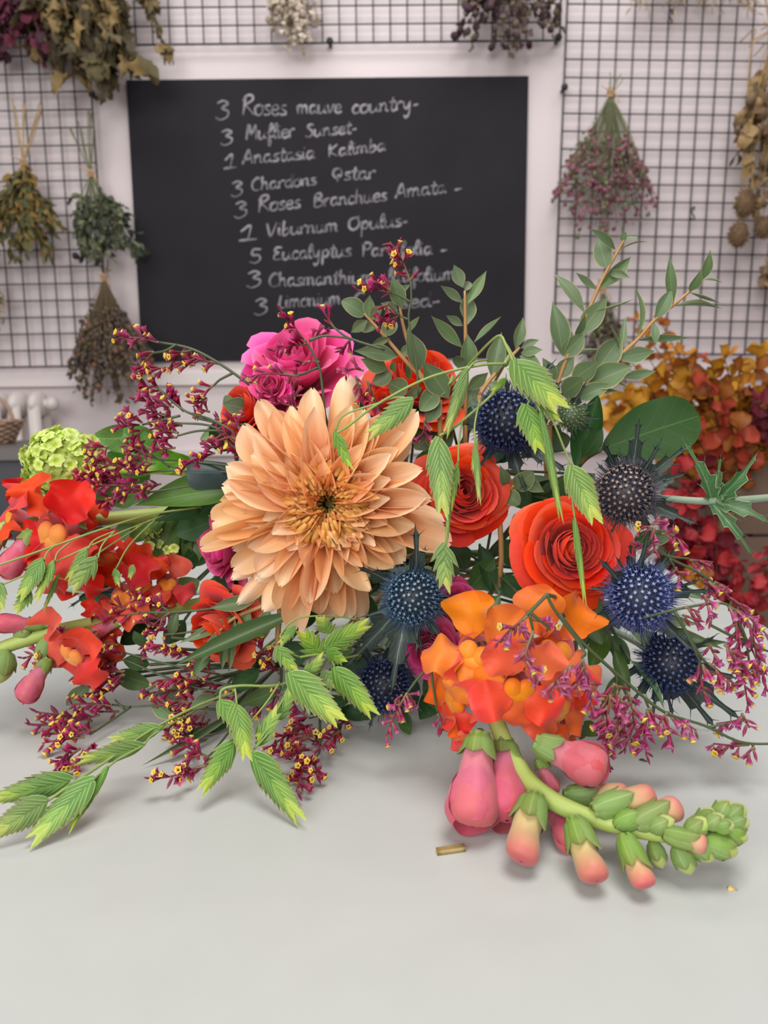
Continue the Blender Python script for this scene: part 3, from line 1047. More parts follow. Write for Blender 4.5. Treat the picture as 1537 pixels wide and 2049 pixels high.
spray('preserved_red_foliage', 'deep red preserved leaf stems standing in the bucket left of crates', RB, 1.36,
      [(1360, 945), (1395, 930), (1420, 960), (1370, 1000), (1400, 1010), (1440, 1030), (1360, 1060), (1400, 1075), (1435, 1090), (1350, 1120), (1400, 1140), (1440, 1150), (1465, 1110), (1380, 970), (1415, 1000), (1330, 1090), (1385, 1110), (1350, 1000), (1420, 1130)], 6, M_red, (26, 44), 25, t0=0.72, thick=0.06)
spray('preserved_scarlet_foliage', 'scarlet preserved leaf sprays leaning in front of the crates', RB, 1.3, [(1475, 1130), (1500, 1170), (1530, 1110), (1545, 1090), (1480, 1200), (1450, 1200), (1520, 1195), (1400, 1190)], 5, [M_red[0], M_red[2]], (22, 38), 26, t0=0.8, thick=0.04)
spray('preserved_orange_foliage', 'small orange preserved sprig low between the red leaves and table', RB, 1.28, [(1385, 1165), (1400, 1150), (1370, 1150)], 4, [M_aut[0], M_aut[1]], (24, 34), 27, t0=0.85, thick=0.02)
# ================================================================== bouquet: materials
M_chr = petal('peach_petal', [(0.0, '#f0904a'), (0.35, '#f8b274'), (0.7, '#fcd2a2'), (1.0, '#ffe6c6')], 0.1, 0.2, 0.5, 0.04, 0.008, streak_n=14)
M_chr2 = petal('apricot_petal', [(0.0, '#ec8c46'), (0.5, '#f5ac6c'), (1.0, '#fac892')], 0.1, 0.2, 0.5, 0.06, 0.01, streak_n=12)
M_chr3 = petal('golden_petal', [(0.0, '#e09a44'), (0.5, '#eab25c'), (1.0, '#f6ce80')], 0.1, 0.2, 0.5, 0.08, 0.008, streak_n=8)
M_core = petal('golden_quill', [(0.0, '#b87a34'), (0.5, '#de9a48'), (1.0, '#efb466')], 0.15, 0.2, 0.5, 0.1)
M_pit = plain('green_gold_disc', '#8a7a34', 0.6)
M_ora = petal('red_orange_rose_petal', [(0.0, '#b0140a'), (0.45, '#e22c12'), (0.85, '#ee3e18'), (1.0, '#f24c20')], 0.1, 0.2, 0.5, 0.05, 0.006, streak_n=10, sheen=0.15)
M_pin = petal('hot_pink_rose_petal', [(0.0, '#b81858'), (0.45, '#e0307e'), (0.85, '#ee549e'), (1.0, '#f676b6')], 0.15, 0.28, 0.5, 0.05, 0.008, streak_n=10, sheen=0.15)
M_mag = petal('magenta_rose_petal', [(0.0, '#94144a'), (0.45, '#cc2a70'), (0.85, '#e0458a'), (1.0, '#e8609e')], 0.15, 0.22, 0.5, 0.06, 0.008, streak_n=10, sheen=0.15)
M_stem = plain('green_stem', '#5b6a38', 0.5, c2='#6f7d45', nscale=60)
M_dstem = plain('dark_green_stem', '#3d4a2c', 0.5, c2='#4c5836', nscale=60)
M_euc = leafm('eucalyptus_leaf', '#5f7850', '#8a9c68', '#6f8560', side=7, vw=0.02, sv=0.12, transl=0.2, rough=0.5, dv=0.16, edge='#a8a06e')
M_eust = plain('eucalyptus_stem', '#b68d55', 0.5, c2='#a97848', nscale=80)
M_salal = leafm('dark_glossy_leaf', '#27431f', '#466339', '#304e2a', side=6, vw=0.014, sv=0.2, transl=0.08, rough=0.5, dv=0.15, spec=.15)
M_blue = leafm('blue_green_leaf', '#2c3d3c', '#445654', '#344644', side=5, vw=0.015, sv=0.15, transl=0.08, rough=0.45, dv=0.05)
M_vleaf = leafm('bright_green_leaf', '#5a9434', '#83b455', '#4c8630', side=6, vw=0.02, sv=0.35, transl=0.3, rough=0.45, dv=0.1)
M_mleaf = leafm('mid_green_leaf', '#4a6b2c', '#6f8f48', '#5b7a34', side=6, vw=0.02, sv=0.3, transl=0.2, rough=0.45, dv=0.12)
M_blade = leafm('dark_green_blade', '#3f5a30', '#5a7548', '#4b6638', side=3, vw=0.03, sv=0.0, transl=0.15, rough=0.42, dv=0.12)
M_brown = leafm('reddish_leaf', '#6a5a3a', '#8a7a52', '#7a5238', side=5, sv=0.2)
M_thb = leafm('thistle_bract', '#33413a', '#76867a', '#2b3736', side=8, vw=0.03, sv=0.3, transl=0.08, rough=0.5, dv=0.15)
M_thl = leafm('thistle_leaf', '#41683f', '#8aa678', '#4c7548', side=7, vw=0.03, sv=0.4, transl=0.15, rough=0.45, dv=0.1, edge='#9db286')
M_thst = plain('thistle_stem', '#7d8f72', 0.5, c2='#93a292', nscale=40)
M_vib = petal('lime_floret', [(0.0, '#b4cc44'), (0.4, '#d2e46e'), (1.0, '#ecf4b4')], 0.04, 0.35, 0.55, 0.1, 0.01)
M_vibc = plain('lime_floret_heart', '#a9bd45', 0.5)
M_lim = petal('statice_calyx', [(0.0, '#6d3a3c'), (0.4, '#8a1f40'), (0.75, '#ab2e5a'), (1.0, '#c85c8a')], 0.3, 0.25, 0.55, 0.1, 0.012, streak_n=9)
M_lim2 = petal('statice_bud', [(0.0, '#8a7a58'), (0.45, '#8a2846'), (1.0, '#a43c62')], 0.3, 0.15, 0.55, 0.1, 0.012, streak_n=9)
M_limp = petal('pale_statice_calyx', [(0.0, '#8f8a5c'), (0.35, '#a8586c'), (0.7, '#a82e62'), (1.0, '#c884ae')], 0.3, 0.25, 0.55, 0.1, 0.015, streak_n=9)
M_limy = petal('yellow_statice_blossom', [(0.0, '#c8962a'), (0.5, '#e6c347'), (1.0, '#f0da70')], 0.05, 0.25, 0.5, 0.06)
M_oat = [leafm('sea_oat_green', '#5f8a35', '#c3d69a', '#6f9a3e', side=0.01, vw=0.03, sv=0, transl=0.3, rough=0.5, dv=0.12, edge='#c9dba0', tipc='#8a7a48'),
         leafm('sea_oat_lime', '#80a83e', '#d3e2a0', '#8fb448', side=0.01, vw=0.03, sv=0, transl=0.32, rough=0.5, dv=0.12, edge='#dbe8ae', tipc='#94784e'),
         leafm('sea_oat_yellow_tip', '#b4c848', '#e0eaa6', '#c2d05a', side=0.01, vw=0.03, sv=0, transl=0.35, rough=0.5, dv=0.08, edge='#e6efb8')]
M_oatst = plain('sea_oat_stem', '#7a8f48', 0.5, c2='#8ba055', nscale=60)
M_sno = petal('snapdragon_orange', [(0.0, '#e8663a'), (0.4, '#ea5a2c'), (0.8, '#ee5238'), (1.0, '#ef6a58')], 0.12, 0.3, 0.5, 0.06, 0.012, streak_n=6, sheen=0.2)
M_sno2 = petal('snapdragon_amber', [(0.0, '#ec7a2c'), (0.5, '#f08426'), (1.0, '#ee6a2a')], 0.12, 0.3, 0.5, 0.06, 0.012, streak_n=6, sheen=0.2)
M_snr = petal('snapdragon_red', [(0.0, '#cc3a34'), (0.5, '#e23a24'), (1.0, '#ea4a34')], 0.12, 0.3, 0.5, 0.06, 0.008, streak_n=6, sheen=0.2)
M_snt = petal('snapdragon_pink_tube', [(0.0, '#d9a08a'), (0.35, '#dd8494'), (1.0, '#dd6a66')], 0.2, 0.3, 0.5, 0.05, 0.012, streak_n=8, sheen=0.2)
M_snp = petal('snapdragon_pink', [(0.0, '#e6a3b4'), (0.45, '#dd7488'), (1.0, '#d9606a')], 0.15, 0.3, 0.5, 0.05, 0.012, streak_n=8, sheen=0.2)
M_sny = petal('snapdragon_palate', [(0.0, '#ee8a28'), (0.45, '#f0a030'), (1.0, '#ea6a2a')], 0.12, 0.2, 0.5, 0.04, 0.01, streak_n=8, sheen=0.2)
M_snb = petal('snapdragon_bud', [(0.0, '#b8c070'), (0.4, '#d0bc84'), (0.68, '#cf8474'), (1.0, '#c05a62')], 0.15, 0.2, 0.5, 0.06, 0.012, streak_n=6, sheen=0.2)
M_sng = petal('snapdragon_green_bud', [(0.0, '#94b050'), (0.6, '#a6bc60'), (1.0, '#c4c67c')], 0.1, 0.15, 0.5, 0.06, 0.01, streak_n=5, sheen=0.2)
M_sep = leafm('snapdragon_sepal', '#789848', '#98b068', '#86a254', side=0.01, vw=0.03, sv=0, transl=0.2, rough=0.55, dv=0.1, tipc='#7c7a4a')
M_snst = plain('snapdragon_stem', '#98ac54', 0.5, c2='#a8b866', nscale=30)

BIND = Vector((0.005, 0.485, TABLE_Z + 0.035))
STEM_END = [0]


def stem_to_bind(b, p, back, r, n=6):
    """stem from flower base p, leaving along 'back', through the tied point and out behind"""
    k = STEM_END[0] = STEM_END[0] + 1
    rs = random.Random(k * 17)
    j = Vector((rs.uniform(-.012, .012), rs.uniform(-.01, .01), rs.uniform(-.014, .02)))
    q = BIND + j
    e = Vector((BIND.x - j.x * 2.5 + rs.uniform(-.02, .02), 0.62 + rs.uniform(-.03, .03), TABLE_Z + 0.012 + rs.uniform(0, .03)))
    p = Vector(p)
    L = (q - p).length
    c = p + Vector(back) * L * 0.5
    c.z = max(c.z, TABLE_Z + r + 0.004)
    b.tube([p, p.lerp(c, 0.6), c.lerp(q, 0.45), q, e], [r, r * 1.05, r * 1.1, r * 1.1], n, sm=5)


def CV(r, u, t):
    """direction from right / up / toward-the-viewer components"""
    return Vector((r, -t, u)).normalized()


# ------------------------------------------------------------------ rose
def rose(name, label, px, py, d, ax, Rpx, mat, n=34, seed=1, op=1.0, deep=0.95, stem=True, cat='rose', group=None, ruf=1.0, sq=1.0):
    rs = random.Random(seed)
    R = pxm(Rpx, d)
    Z = CV(*ax)
    X = Z.cross(Vector((0.1, 0.2, 1)))
    X.normalize()
    Y = Z.cross(X)
    o0 = W(px, py, d)
    root = o0 - Z * R * deep * 0.55
    o = thing(name, label, cat, root, group)
    A = M4(X, Y, Z, root)
    nu, nv = 11, 9
    u = np.linspace(-1, 1, nu)
    for i in range(n):
        t = (i + 0.5) / n
        az = i * 2.399963 + rs.uniform(-.15, .15)
        r1 = R * (0.05 + 0.95 * op * t ** 1.2) * rs.uniform(.95, 1.05)
        z1 = R * deep * (0.80 - 0.02 * t - 0.62 * max(0, t - 0.35) ** 1.6 / 0.65 ** 1.6) * rs.uniform(.97, 1.03)
        rb, zb = R * (0.03 + 0.1 * t), -R * 0.2 * t
        rc = r1 * (1.25 - 0.42 * t) + 0.08 * R * (1 - t)
        zc = z1 * (0.45 + 0.75 * t ** 1.5)
        sig = 1.75 - 0.95 * t ** 0.7
        ph, ph2 = rs.uniform(0, 6), rs.uniform(0, 6)
        curl = max(0.0, t - 0.3) * R * 0.16 * rs.uniform(.5, 1.4)
        P = np.zeros((nv, nu, 3))
        for j in range(nv):
            v = j / (nv - 1)
            ve = v * (1 - (0.16 + 0.2 * t) * np.abs(u) ** 2.2)
            rho = (1 - ve) ** 2 * rb + 2 * ve * (1 - ve) * rc + ve ** 2 * r1
            z = (1 - ve) ** 2 * zb + 2 * ve * (1 - ve) * zc + ve ** 2 * z1
            rho = rho * (1 + 0.10 * u + 0.05 * np.sin(2.0 * u + ph2) * v) + R * (0.018 + 0.03 * t) * ruf * np.sin(3.0 * u + ph) * v ** 3
            cl = max(0, (v - 0.72) / 0.28) ** 2
            rho = rho + curl * cl * (0.7 + 0.5 * np.sin(2 * u + ph2))
            z = z + R * (0.02 + 0.05 * t) * ruf * np.sin(2.4 * u + ph2) * v ** 3 - curl * cl * 0.55
            ang = az + sig * u * (0.42 + 0.58 * math.sin(pi / 2 * min(v / 0.6, 1)))
            P[j, :, 0] = rho * np.cos(ang)
            P[j, :, 1] = rho * np.sin(ang) * sq
            P[j, :, 2] = z
        b = MB()
        b.grid(P)
        part('petal', b.build('petal', mat), o, A)
    # calyx and stem
    for k in range(5):
        a = k * 2 * pi / 5 + 0.3
        dv = X * math.cos(a) + Y * math.sin(a)
        b0 = root - Z * R * 0.2 + dv * R * 0.08
        part('sepal', blade('lanc', M_mleaf, bow=0.15, cup=0.2, name='sepal'), o, bt(b0, b0 + dv * R * 0.75 - Z * R * 0.1, R * 0.25, Z))
    if stem:
        b = MB()
        b.sphere(root - Z * R * 0.22, R * 0.16, 10, 8)
        stem_to_bind(b, root - Z * R * 0.3, -Z, 0.0022)
        wpart('stem', b, M_stem, o)
    return o


# ------------------------------------------------------------------ generic leaf part
def leaf(o, bp, tp, w, d0, d1, mat, kind='ell', n=None, name='leaf', **kw):
    b, t = W(bp[0], bp[1], d0), W(tp[0], tp[1], d1)
    for q in (b, t):
        if q.z < TABLE_Z + 0.0015:
            q.z = TABLE_Z + 0.0015
    me = blade(kind, mat, name=name, **kw)
    return part(name, me, o, bt(b, t, pxm(w, (d0 + d1) / 2), n or TOCAM))


# ------------------------------------------------------------------ thistle
def _bract(seed, mat, nt=5, w=0.30):
    rs = random.Random(seed)
    b = MB()
    nv = 4 * nt + 1
    P = []
    for j in range(nv):
        v = j / (nv - 1)
        base = w * 0.5 * (0.35 + 0.65 * math.sin(pi * min(1, v * 1.35 + .08)) ** 0.7) * (1 - v) ** 0.35
        tooth = [0.8, 0.95, 1.35, 0.7][j % 4] if 0 < j < nv - 1 else 1
        x = base * tooth if j < nv - 1 else 0.0
        z = 0.12 * math.sin(pi * v) * (1 if seed % 2 else -0.6)
        P.append([(-x, v + 0.03 * (tooth > 1), z + x * 0.45), (-x * 0.45, v, z + x * 0.1), (0, v, z), (x * 0.45, v, z + x * 0.1), (x, v + 0.03 * (tooth > 1), z + x * 0.45)])
    b.grid(np.array(P))
    for j in range(2, nv - 1, 4):
        for s in (0, 4):
            p = np.array(P[j][s])
            q = p + np.array(((-1 if s == 0 else 1) * rs.uniform(.05, .09), rs.uniform(.05, .1), rs.uniform(0, .05)))
            b.tube([p - (q - p) * 0.3, q], [0.009, 0.001], 4)
    b.tube([(0, 0.97, 0), (0, 1.06, 0)], [0.008, 0.001], 4)
    return b.build('bract', mat)


BRACT = [_bract(s, M_thb, 4, 0.37) for s in range(3)] + [_bract(5, M_thb, 3, 0.3)]
TLEAF = [_bract(s, M_thl, 4, 0.42) for s in (11, 12)] + [_bract(13, M_thl, 3, 0.5)]

M_thc = {}


def thistle_mats(kind):
    if kind not in M_thc:
        c = {'blue': ('#20263f', '#4a5590', '#8a97c0'), 'dark': ('#141828', '#29335a', '#566794'), 'brown': ('#3a3440', '#4c4a58', '#a08a78'), 'teal': ('#18222e', '#385274', '#7c9cac'), 'green': ('#4a5c40', '#6c8058', '#90a476')}[kind]
        M_thc[kind] = [plain('thistle_%s_core' % kind, c[0], 0.6), plain('thistle_%s_floret' % kind, c[1], 0.5, transl=0.1), plain('thistle_%s_tip' % kind, c[2], 0.5, transl=0.1)]
    return M_thc[kind]


def thistle(label, px, py, d, ax, Rpx, kind, bracts, seed, hr=0.95, N=240, stem=True, bl=(0.028, 0.04), group='blue thistles in the bouquet'):
    """bracts: list of (dx, dy, dd) tip offsets in pixels, or a count"""
    rs = random.Random(seed)
    R = pxm(Rpx, d)
    Z = CV(*ax)
    X = Z.cross(Vector((0.2, 0.1, 1)))
    X.normalize()
    Y = Z.cross(X)
    c = W(px, py, d)
    base = c - Z * R * hr
    o = thing('thistle', label, 'thistle', base, group)
    mats = thistle_mats(kind)
    b = MB()
    Rc = R * 0.8
    b.sphere(c, (Rc, Rc, Rc * hr * 1.1), 16, 12, M=M4(X, Y, Z, (0, 0, 0)))
    for i in range(N):
        zz = 1 - 1.72 * (i + 0.5) / N
        a = i * 2.399963
        q = math.sqrt(max(0, 1 - zz * zz))
        dv = (X * (q * math.cos(a)) + Y * (q * math.sin(a)) + Z * zz * 1.0)
        p0 = c + Vector((X * (q * math.cos(a)) + Y * (q * math.sin(a)) + Z * zz * hr * 1.08)) * Rc * 0.97
        dn = (dv + Vector((rs.uniform(-.12, .12), rs.uniform(-.12, .12), rs.uniform(-.12, .12)))).normalized()
        L = R * rs.uniform(0.14, 0.23)
        p1 = p0 + dn * L
        b.tube([p0, p0.lerp(p1, 0.7), p1], [R * 0.024, R * 0.03, R * 0.02], 5, m=1)
        t1 = dn.cross(Vector((0.3, 0.5, 0.8))).normalized()
        t2 = dn.cross(t1)
        ns = 5
        if zz > -0.2:
            V = [p1 + dn * R * 0.03]
            F = []
            for k in range(ns):
                aa = k * 2 * pi / ns + i
                for da, rr_ in ((0, 0.068), (pi / ns, 0.034)):
                    V.append(p1 + (t1 * math.cos(aa + da) + t2 * math.sin(aa + da)) * R * rr_ + dn * R * (0.06 if rr_ > .05 else 0.02))
            for k in range(2 * ns):
                F.append((0, 1 + k, 1 + (k + 1) % (2 * ns)))
            b.add([list(v_) for v_ in V], F, m=2)
        # fine bristles between the florets
        for a2 in (a + 1.1, a + 2.3, a + 4.0):
            dv2 = (X * (q * math.cos(a2)) + Y * (q * math.sin(a2)) + Z * (zz - .03)).normalized()
            p2 = c + dv2 * Rc * 0.97
            dn2 = (dv2 + Z * 0.25 + Vector((rs.uniform(-.15, .15), rs.uniform(-.15, .15), rs.uniform(-.15, .15)))).normalized()
            b.tube([p2, p2 + dn2 * R * (rs.uniform(.14, .22) if zz > .45 else rs.uniform(.32, .62))], [R * 0.016, R * 0.004], 4, m=1)
    wpart('flower_head', b, mats, o)
    if isinstance(bracts, int):
        lst = []
        for k in range(bracts):
            a = 2 * pi * k / bracts + rs.uniform(-.2, .2)
            dv = X * math.cos(a) + Y * math.sin(a)
            L = rs.uniform(*bl)
            lst.append(base + dv * L + Z * L * rs.uniform(-.1, .45))
    else:
        lst = [W(px + q[0], py + q[1], d + (q[2] if len(q) > 2 else rs.uniform(-.008, .012))) for q in bracts]
    for k, tp in enumerate(lst):
        dv = (tp - base)
        side = (dv - Z * dv.dot(Z))
        b0 = base + (side.normalized() * R * 0.35 if side.length > 1e-5 else Vector((0, 0, 0)))
        if tp.z < TABLE_Z + 0.002:
            tp.z = TABLE_Z + 0.002
        L = (tp - b0).length
        part('bract', BRACT[(k + seed) % 4], o, bt(b0, tp, L * 0.95, jn(Z + Vector((0, -0.4, 0)), .25, rs)))
    if stem:
        b = MB()
        stem_to_bind(b, base, -Z, 0.0018)
        wpart('stem', b, M_thst, o)
    return o


# ------------------------------------------------------------------ statice (limonium)
def _calyx(kind):
    b = MB()
    n = 5
    rows = []
    prf = [(0.0, 0.08), (0.25, 0.16), (0.55, 0.2), (0.8, 0.3)] if kind != 'bud' else [(0.0, 0.07), (0.3, 0.2), (0.65, 0.21), (1.0, 0.02)]
    if kind == 'open':
        prf = [(0.0, 0.06), (0.3, 0.13), (0.6, 0.2), (0.82, 0.36)]
    P = np.array([[(r * math.cos(2 * pi * k / 10), r * math.sin(2 * pi * k / 10), z) for k in range(10)] for z, r in prf])
    if kind != 'bud':
        top_r = 0.72 if kind == 'open' else 0.44
        tz = 0.98
        P2 = [((top_r if k % 2 == 0 else top_r * 0.62) * math.cos(2 * pi * k / 10), (top_r if k % 2 == 0 else top_r * 0.62) * math.sin(2 * pi * k / 10), tz if k % 2 == 0 else 0.9) for k in range(10)]
        P = np.concatenate([P, [P2]])
    nv = len(P)
    UV = np.zeros((nv, 10, 2))
    UV[..., 1] = P[..., 2].clip(0, 1)
    UV[..., 0] = np.arange(10) / 10
    b.grid(P, UV, closed=True)
    return b.arrays()


CAL = [_calyx('tube'), _calyx('open'), _calyx('bud')]


def _blossom():
    b = MB()
    rows = [(-0.3, 0.18), (0.0, 0.22)]
    P = [[(r * math.cos(2 * pi * k / 10), r * math.sin(2 * pi * k / 10), z) for k in range(10)] for z, r in rows]
    P.append([((0.62 if k % 2 == 0 else 0.44) * math.cos(2 * pi * k / 10), (0.62 if k % 2 == 0 else 0.44) * math.sin(2 * pi * k / 10), 0.28) for k in range(10)])
    P.append([((0.5 if k % 2 == 0 else 0.36) * math.cos(2 * pi * k / 10), (0.5 if k % 2 == 0 else 0.36) * math.sin(2 * pi * k / 10), 0.36) for k in range(10)])
    P.append([(0.14 * math.cos(2 * pi * k / 10), 0.14 * math.sin(2 * pi * k / 10), 0.05) for k in range(10)])
    P = np.array(P)
    UV = np.zeros(P.shape[:2] + (2,))
    UV[..., 1] = np.array([0.2, 0.5, 0.9, 1.0, 0.0])[:, None]
    b.grid(P, UV, closed=True)
    return b.build('yellow_blossom', M_limy)


ME_BLOS = _blossom()


def statice(label, stems, spikes, dfun, seed, pale=False, yel=0.22, fl=0.0052, root_stem=None, dens=1.0, hang=None):
    hang = (0.75 if pale else 0.0) if hang is None else hang
    """stems: pixel polylines; spikes: pixel polylines base -> tip; dfun(px,py) -> distance"""
    rs = random.Random(seed)
    first = stems[0][0]
    o = thing('statice_stem', label, 'statice', W(first[0], first[1], dfun(*first)), 'wine red statice sprays in the bouquet')
    b = MB()

    def pt(p, dj=0.0):
        d = min(dfun(p[0], p[1]) + dj, dt(p[0], p[1], 0.002))
        return W(p[0], p[1], d)
    for k, s in enumerate(stems):
        b.tube([pt(p) for p in s], [0.0006, 0.00045] if k else [0.0007, 0.0005], 6, sm=6)
    if root_stem:
        p = pt(root_stem)
        stem_to_bind(b, p, (p - CAM).normalized(), 0.0008)
    wpart('stem', b, M_dstem, o)
    mats = [M_limp, M_limp, M_lim2] if pale else [M_lim, M_lim, M_lim2]
    for s in spikes:
        dj = rs.uniform(-.006, .006)
        path = smooth([pt(p, dj) for p in s], 8)
        P = [Vector(q) for q in path]
        Ls = sum((P[i + 1] - P[i]).length for i in range(len(P) - 1))
        n = max(4, int(Ls / fl * 3.5 * dens))
        b = MB()
        b.tube(path, [0.0006, 0.00035], 5, m=2)
        blos = []
        cum = [0]
        for i in range(len(P) - 1):
            cum.append(cum[-1] + (P[i + 1] - P[i]).length)
        sgn = rs.choice((-1, 1))
        for i in range(n):
            t = (i + rs.uniform(-.3, .3) + 0.5) / n * Ls
            k = min(max(int(np.searchsorted(cum, t)) - 1, 0), len(P) - 2)
            p = P[k].lerp(P[k + 1], (t - cum[k]) / max(cum[k + 1] - cum[k], 1e-9))
            ax = (P[k + 1] - P[k]).normalized()
            pr = Vector((rs.uniform(-1, 1), rs.uniform(-1.1, .5), rs.uniform(-1, 1) + 0.15 - hang))
            pr = (pr - ax * pr.dot(ax)).normalized()
            dv = (ax * rs.uniform(0.35, 1.0) + pr * rs.uniform(.5, 1.0)).normalized()
            L = fl * rs.uniform(0.85, 1.2) * (0.72 if t > Ls * 0.8 else 1)
            X = dv.cross(Vector((rs.uniform(-1, 1), rs.uniform(-1, 1), 1))).normalized()
            Y = dv.cross(X)
            r = rs.random()
            kind = 2 if (t > Ls * 0.82 and r < .7) or r < (.45 if pale else .3) else (1 if r < (.55 if pale else .52) else 0)
            wd = L * (0.62 if kind != 2 else 0.55)
            M = M4(X * wd, Y * wd, dv * L, p)
            tipp = p + dv * L
            if tipp.z < TABLE_Z + 0.001:
                M = Matrix.Translation((0, 0, TABLE_Z + 0.001 - tipp.z)) @ M
            b.put(with_mat(CAL[kind], kind), M)
            if kind != 2 and rs.random() < yel * 1.9:
                q = L * 0.46
                blos.append(M4(X * q, Y * q, dv * q, M @ Vector((0, 0, 0.97))))
        sp = wpart('flower_spike', b, mats, o)
        for M in blos:
            part('yellow_blossom', ME_BLOS, sp, M)
    return o


# ------------------------------------------------------------------ sea oats
def _spikelet(seed, n=8, asp=0.36):
    rs = random.Random(seed)
    b = MB()
    N = 2 * n
    for face in (1, -1):
        for i in range(N):
            side = 1 if i % 2 == 0 else -1
            f = i / N
            y0 = 0.01 + 0.66 * f
            L = (0.40 - 0.08 * f) * rs.uniform(.95, 1.05)
            a = math.radians(31 - 21 * f) * side * rs.uniform(.93, 1.07)
            m = 0 if f < 0.5 else (1 if f < 0.8 else 2)
            if f > 0.86:
                m = 2
            zc = face * (0.026 * (1 - f) + 0.006)
            nv, nu = 7, 5
            P = np.zeros((nv, nu, 3))
            for j in range(nv):
                v = j / (nv - 1)
                hw = 0.062 * (0.55 + 0.45 * math.sin(pi * min(1, v * 1.25 + .1))) * (1 - v ** 5) * (1.0 - .2 * f)
                for k in range(nu):
                    uu = -1 + 2 * k / (nu - 1)
                    x, y = uu * hw, v * L
                    z = zc * (1 - 0.8 * v) + face * 0.02 * (1 - uu * uu) * math.sin(pi * min(1, v + .15)) + face * -0.004 * side * uu
                    P[j, k] = (x * math.cos(a) + y * math.sin(a), y0 + y * math.cos(a) - x * math.sin(a), z)
            P[:, :, 0] += 0.0
            b.grid(P, m=m)
    b.tube([(0, 0, 0), (0, 0.7, 0)], 0.01, 5, m=1)
    V = np.concatenate(b.v)
    ymax, xmax = V[:, 1].max(), np.abs(V[:, 0]).max()
    V[:, 1] /= ymax
    V[:, 0] /= 2 * xmax
    b.v = [V]
    return b.build('spikelet', M_oat)


SPK = [_spikelet(1, 8), _spikelet(2, 7), _spikelet(3, 9)]
SPKS = [_spikelet(4, 5), _spikelet(5, 4)]


def oats(label, stems, spk, seed, root=None):
    """spk: (base, tip, width, d_base, d_tip[, n])"""
    rs = random.Random(seed)
    s0 = stems[0][0]
    o = thing('sea_oat_stem', label, 'sea oats', W(s0[0], s0[1], s0[2]), 'sea oat stems in the bouquet')
    b = MB()
    for k, s in enumerate(stems):
        b.tube([W(p[0], p[1], min(p[2], dt(p[0], p[1], 0.0015))) for p in s], 0.0004 if k else 0.00055, 6, sm=7)
    if root:
        stem_to_bind(b, W(*root), (W(*root) - CAM).normalized(), 0.0008)
    wpart('stem', b, M_oatst, o)
    for q in spk:
        bp, tp, w, d0, d1 = q[:5]
        A = W(bp[0], bp[1], min(d0, dt(bp[0], bp[1], 0.003)))
        B = W(tp[0], tp[1], min(d1, dt(tp[0], tp[1], 0.002)))
        n = Vector(q[5]) if len(q) > 5 else jn(TOCAM, 0.25, rs)
        big = (B - A).length > 0.02
        me = rs.choice(SPK if big else SPKS)
        part('spikelet', me, o, bt(A, B, pxm(w, (d0 + d1) / 2), n))
    return o


# ------------------------------------------------------------------ snapdragon
def _tube_mesh(name, mat, rows, n=14):
    """rows: (z, rx, ry, y offset)"""
    b = MB()
    rows = [tuple(q) for q in smooth(rows, 3)]
    n = 20
    P = np.array([[(rx * math.cos(a), yo + ry * math.sin(a), z) for a in np.linspace(0, 2 * pi, n, endpoint=False)] for z, rx, ry, yo in rows])
    UV = np.zeros(P.shape[:2] + (2,))
    UV[..., 1] = np.linspace(0, 1, len(rows))[:, None]
    UV[..., 0] = np.linspace(0, 1, n)
    b.grid(P, UV, closed=True)
    return b.build(name, mat)


ME_TUBE = _tube_mesh('flower', M_snt, [(-.02, .05, .05, 0), (0.02, .13, .13, 0), (.15, .15, .14, -.01), (.35, .18, .17, 0), (.5, .24, .21, 0), (.6, .29, .25, .0)])


def _palate():
    b = MB()
    for s in (-1, 1):
        G_ = MB()
        G_.sphere((s * 0.115, -0.03, 0.0), (0.155, 0.17, 0.11), 14, 10)
        b.put((np.concatenate(G_.v), G_.f, np.concatenate(G_.uv), G_.m), Matrix.Rotation(s * 0.15, 4, 'Y'))
    G_ = MB()
    G_.sphere((0, -0.15, -0.03), (0.27, 0.17, 0.10), 14, 10)
    b.put((np.concatenate(G_.v), G_.f, np.concatenate(G_.uv), G_.m), Matrix.Identity(4))
    UV = []
    V = np.concatenate(b.v)
    uv = np.stack([V[:, 0] + .5, np.clip((0.1 - V[:, 1]) / 0.5, 0, 1)], 1)
    b.uv = [uv]
    b.v = [V]
    return b.build('palate', M_sny)


ME_PAL = _palate()


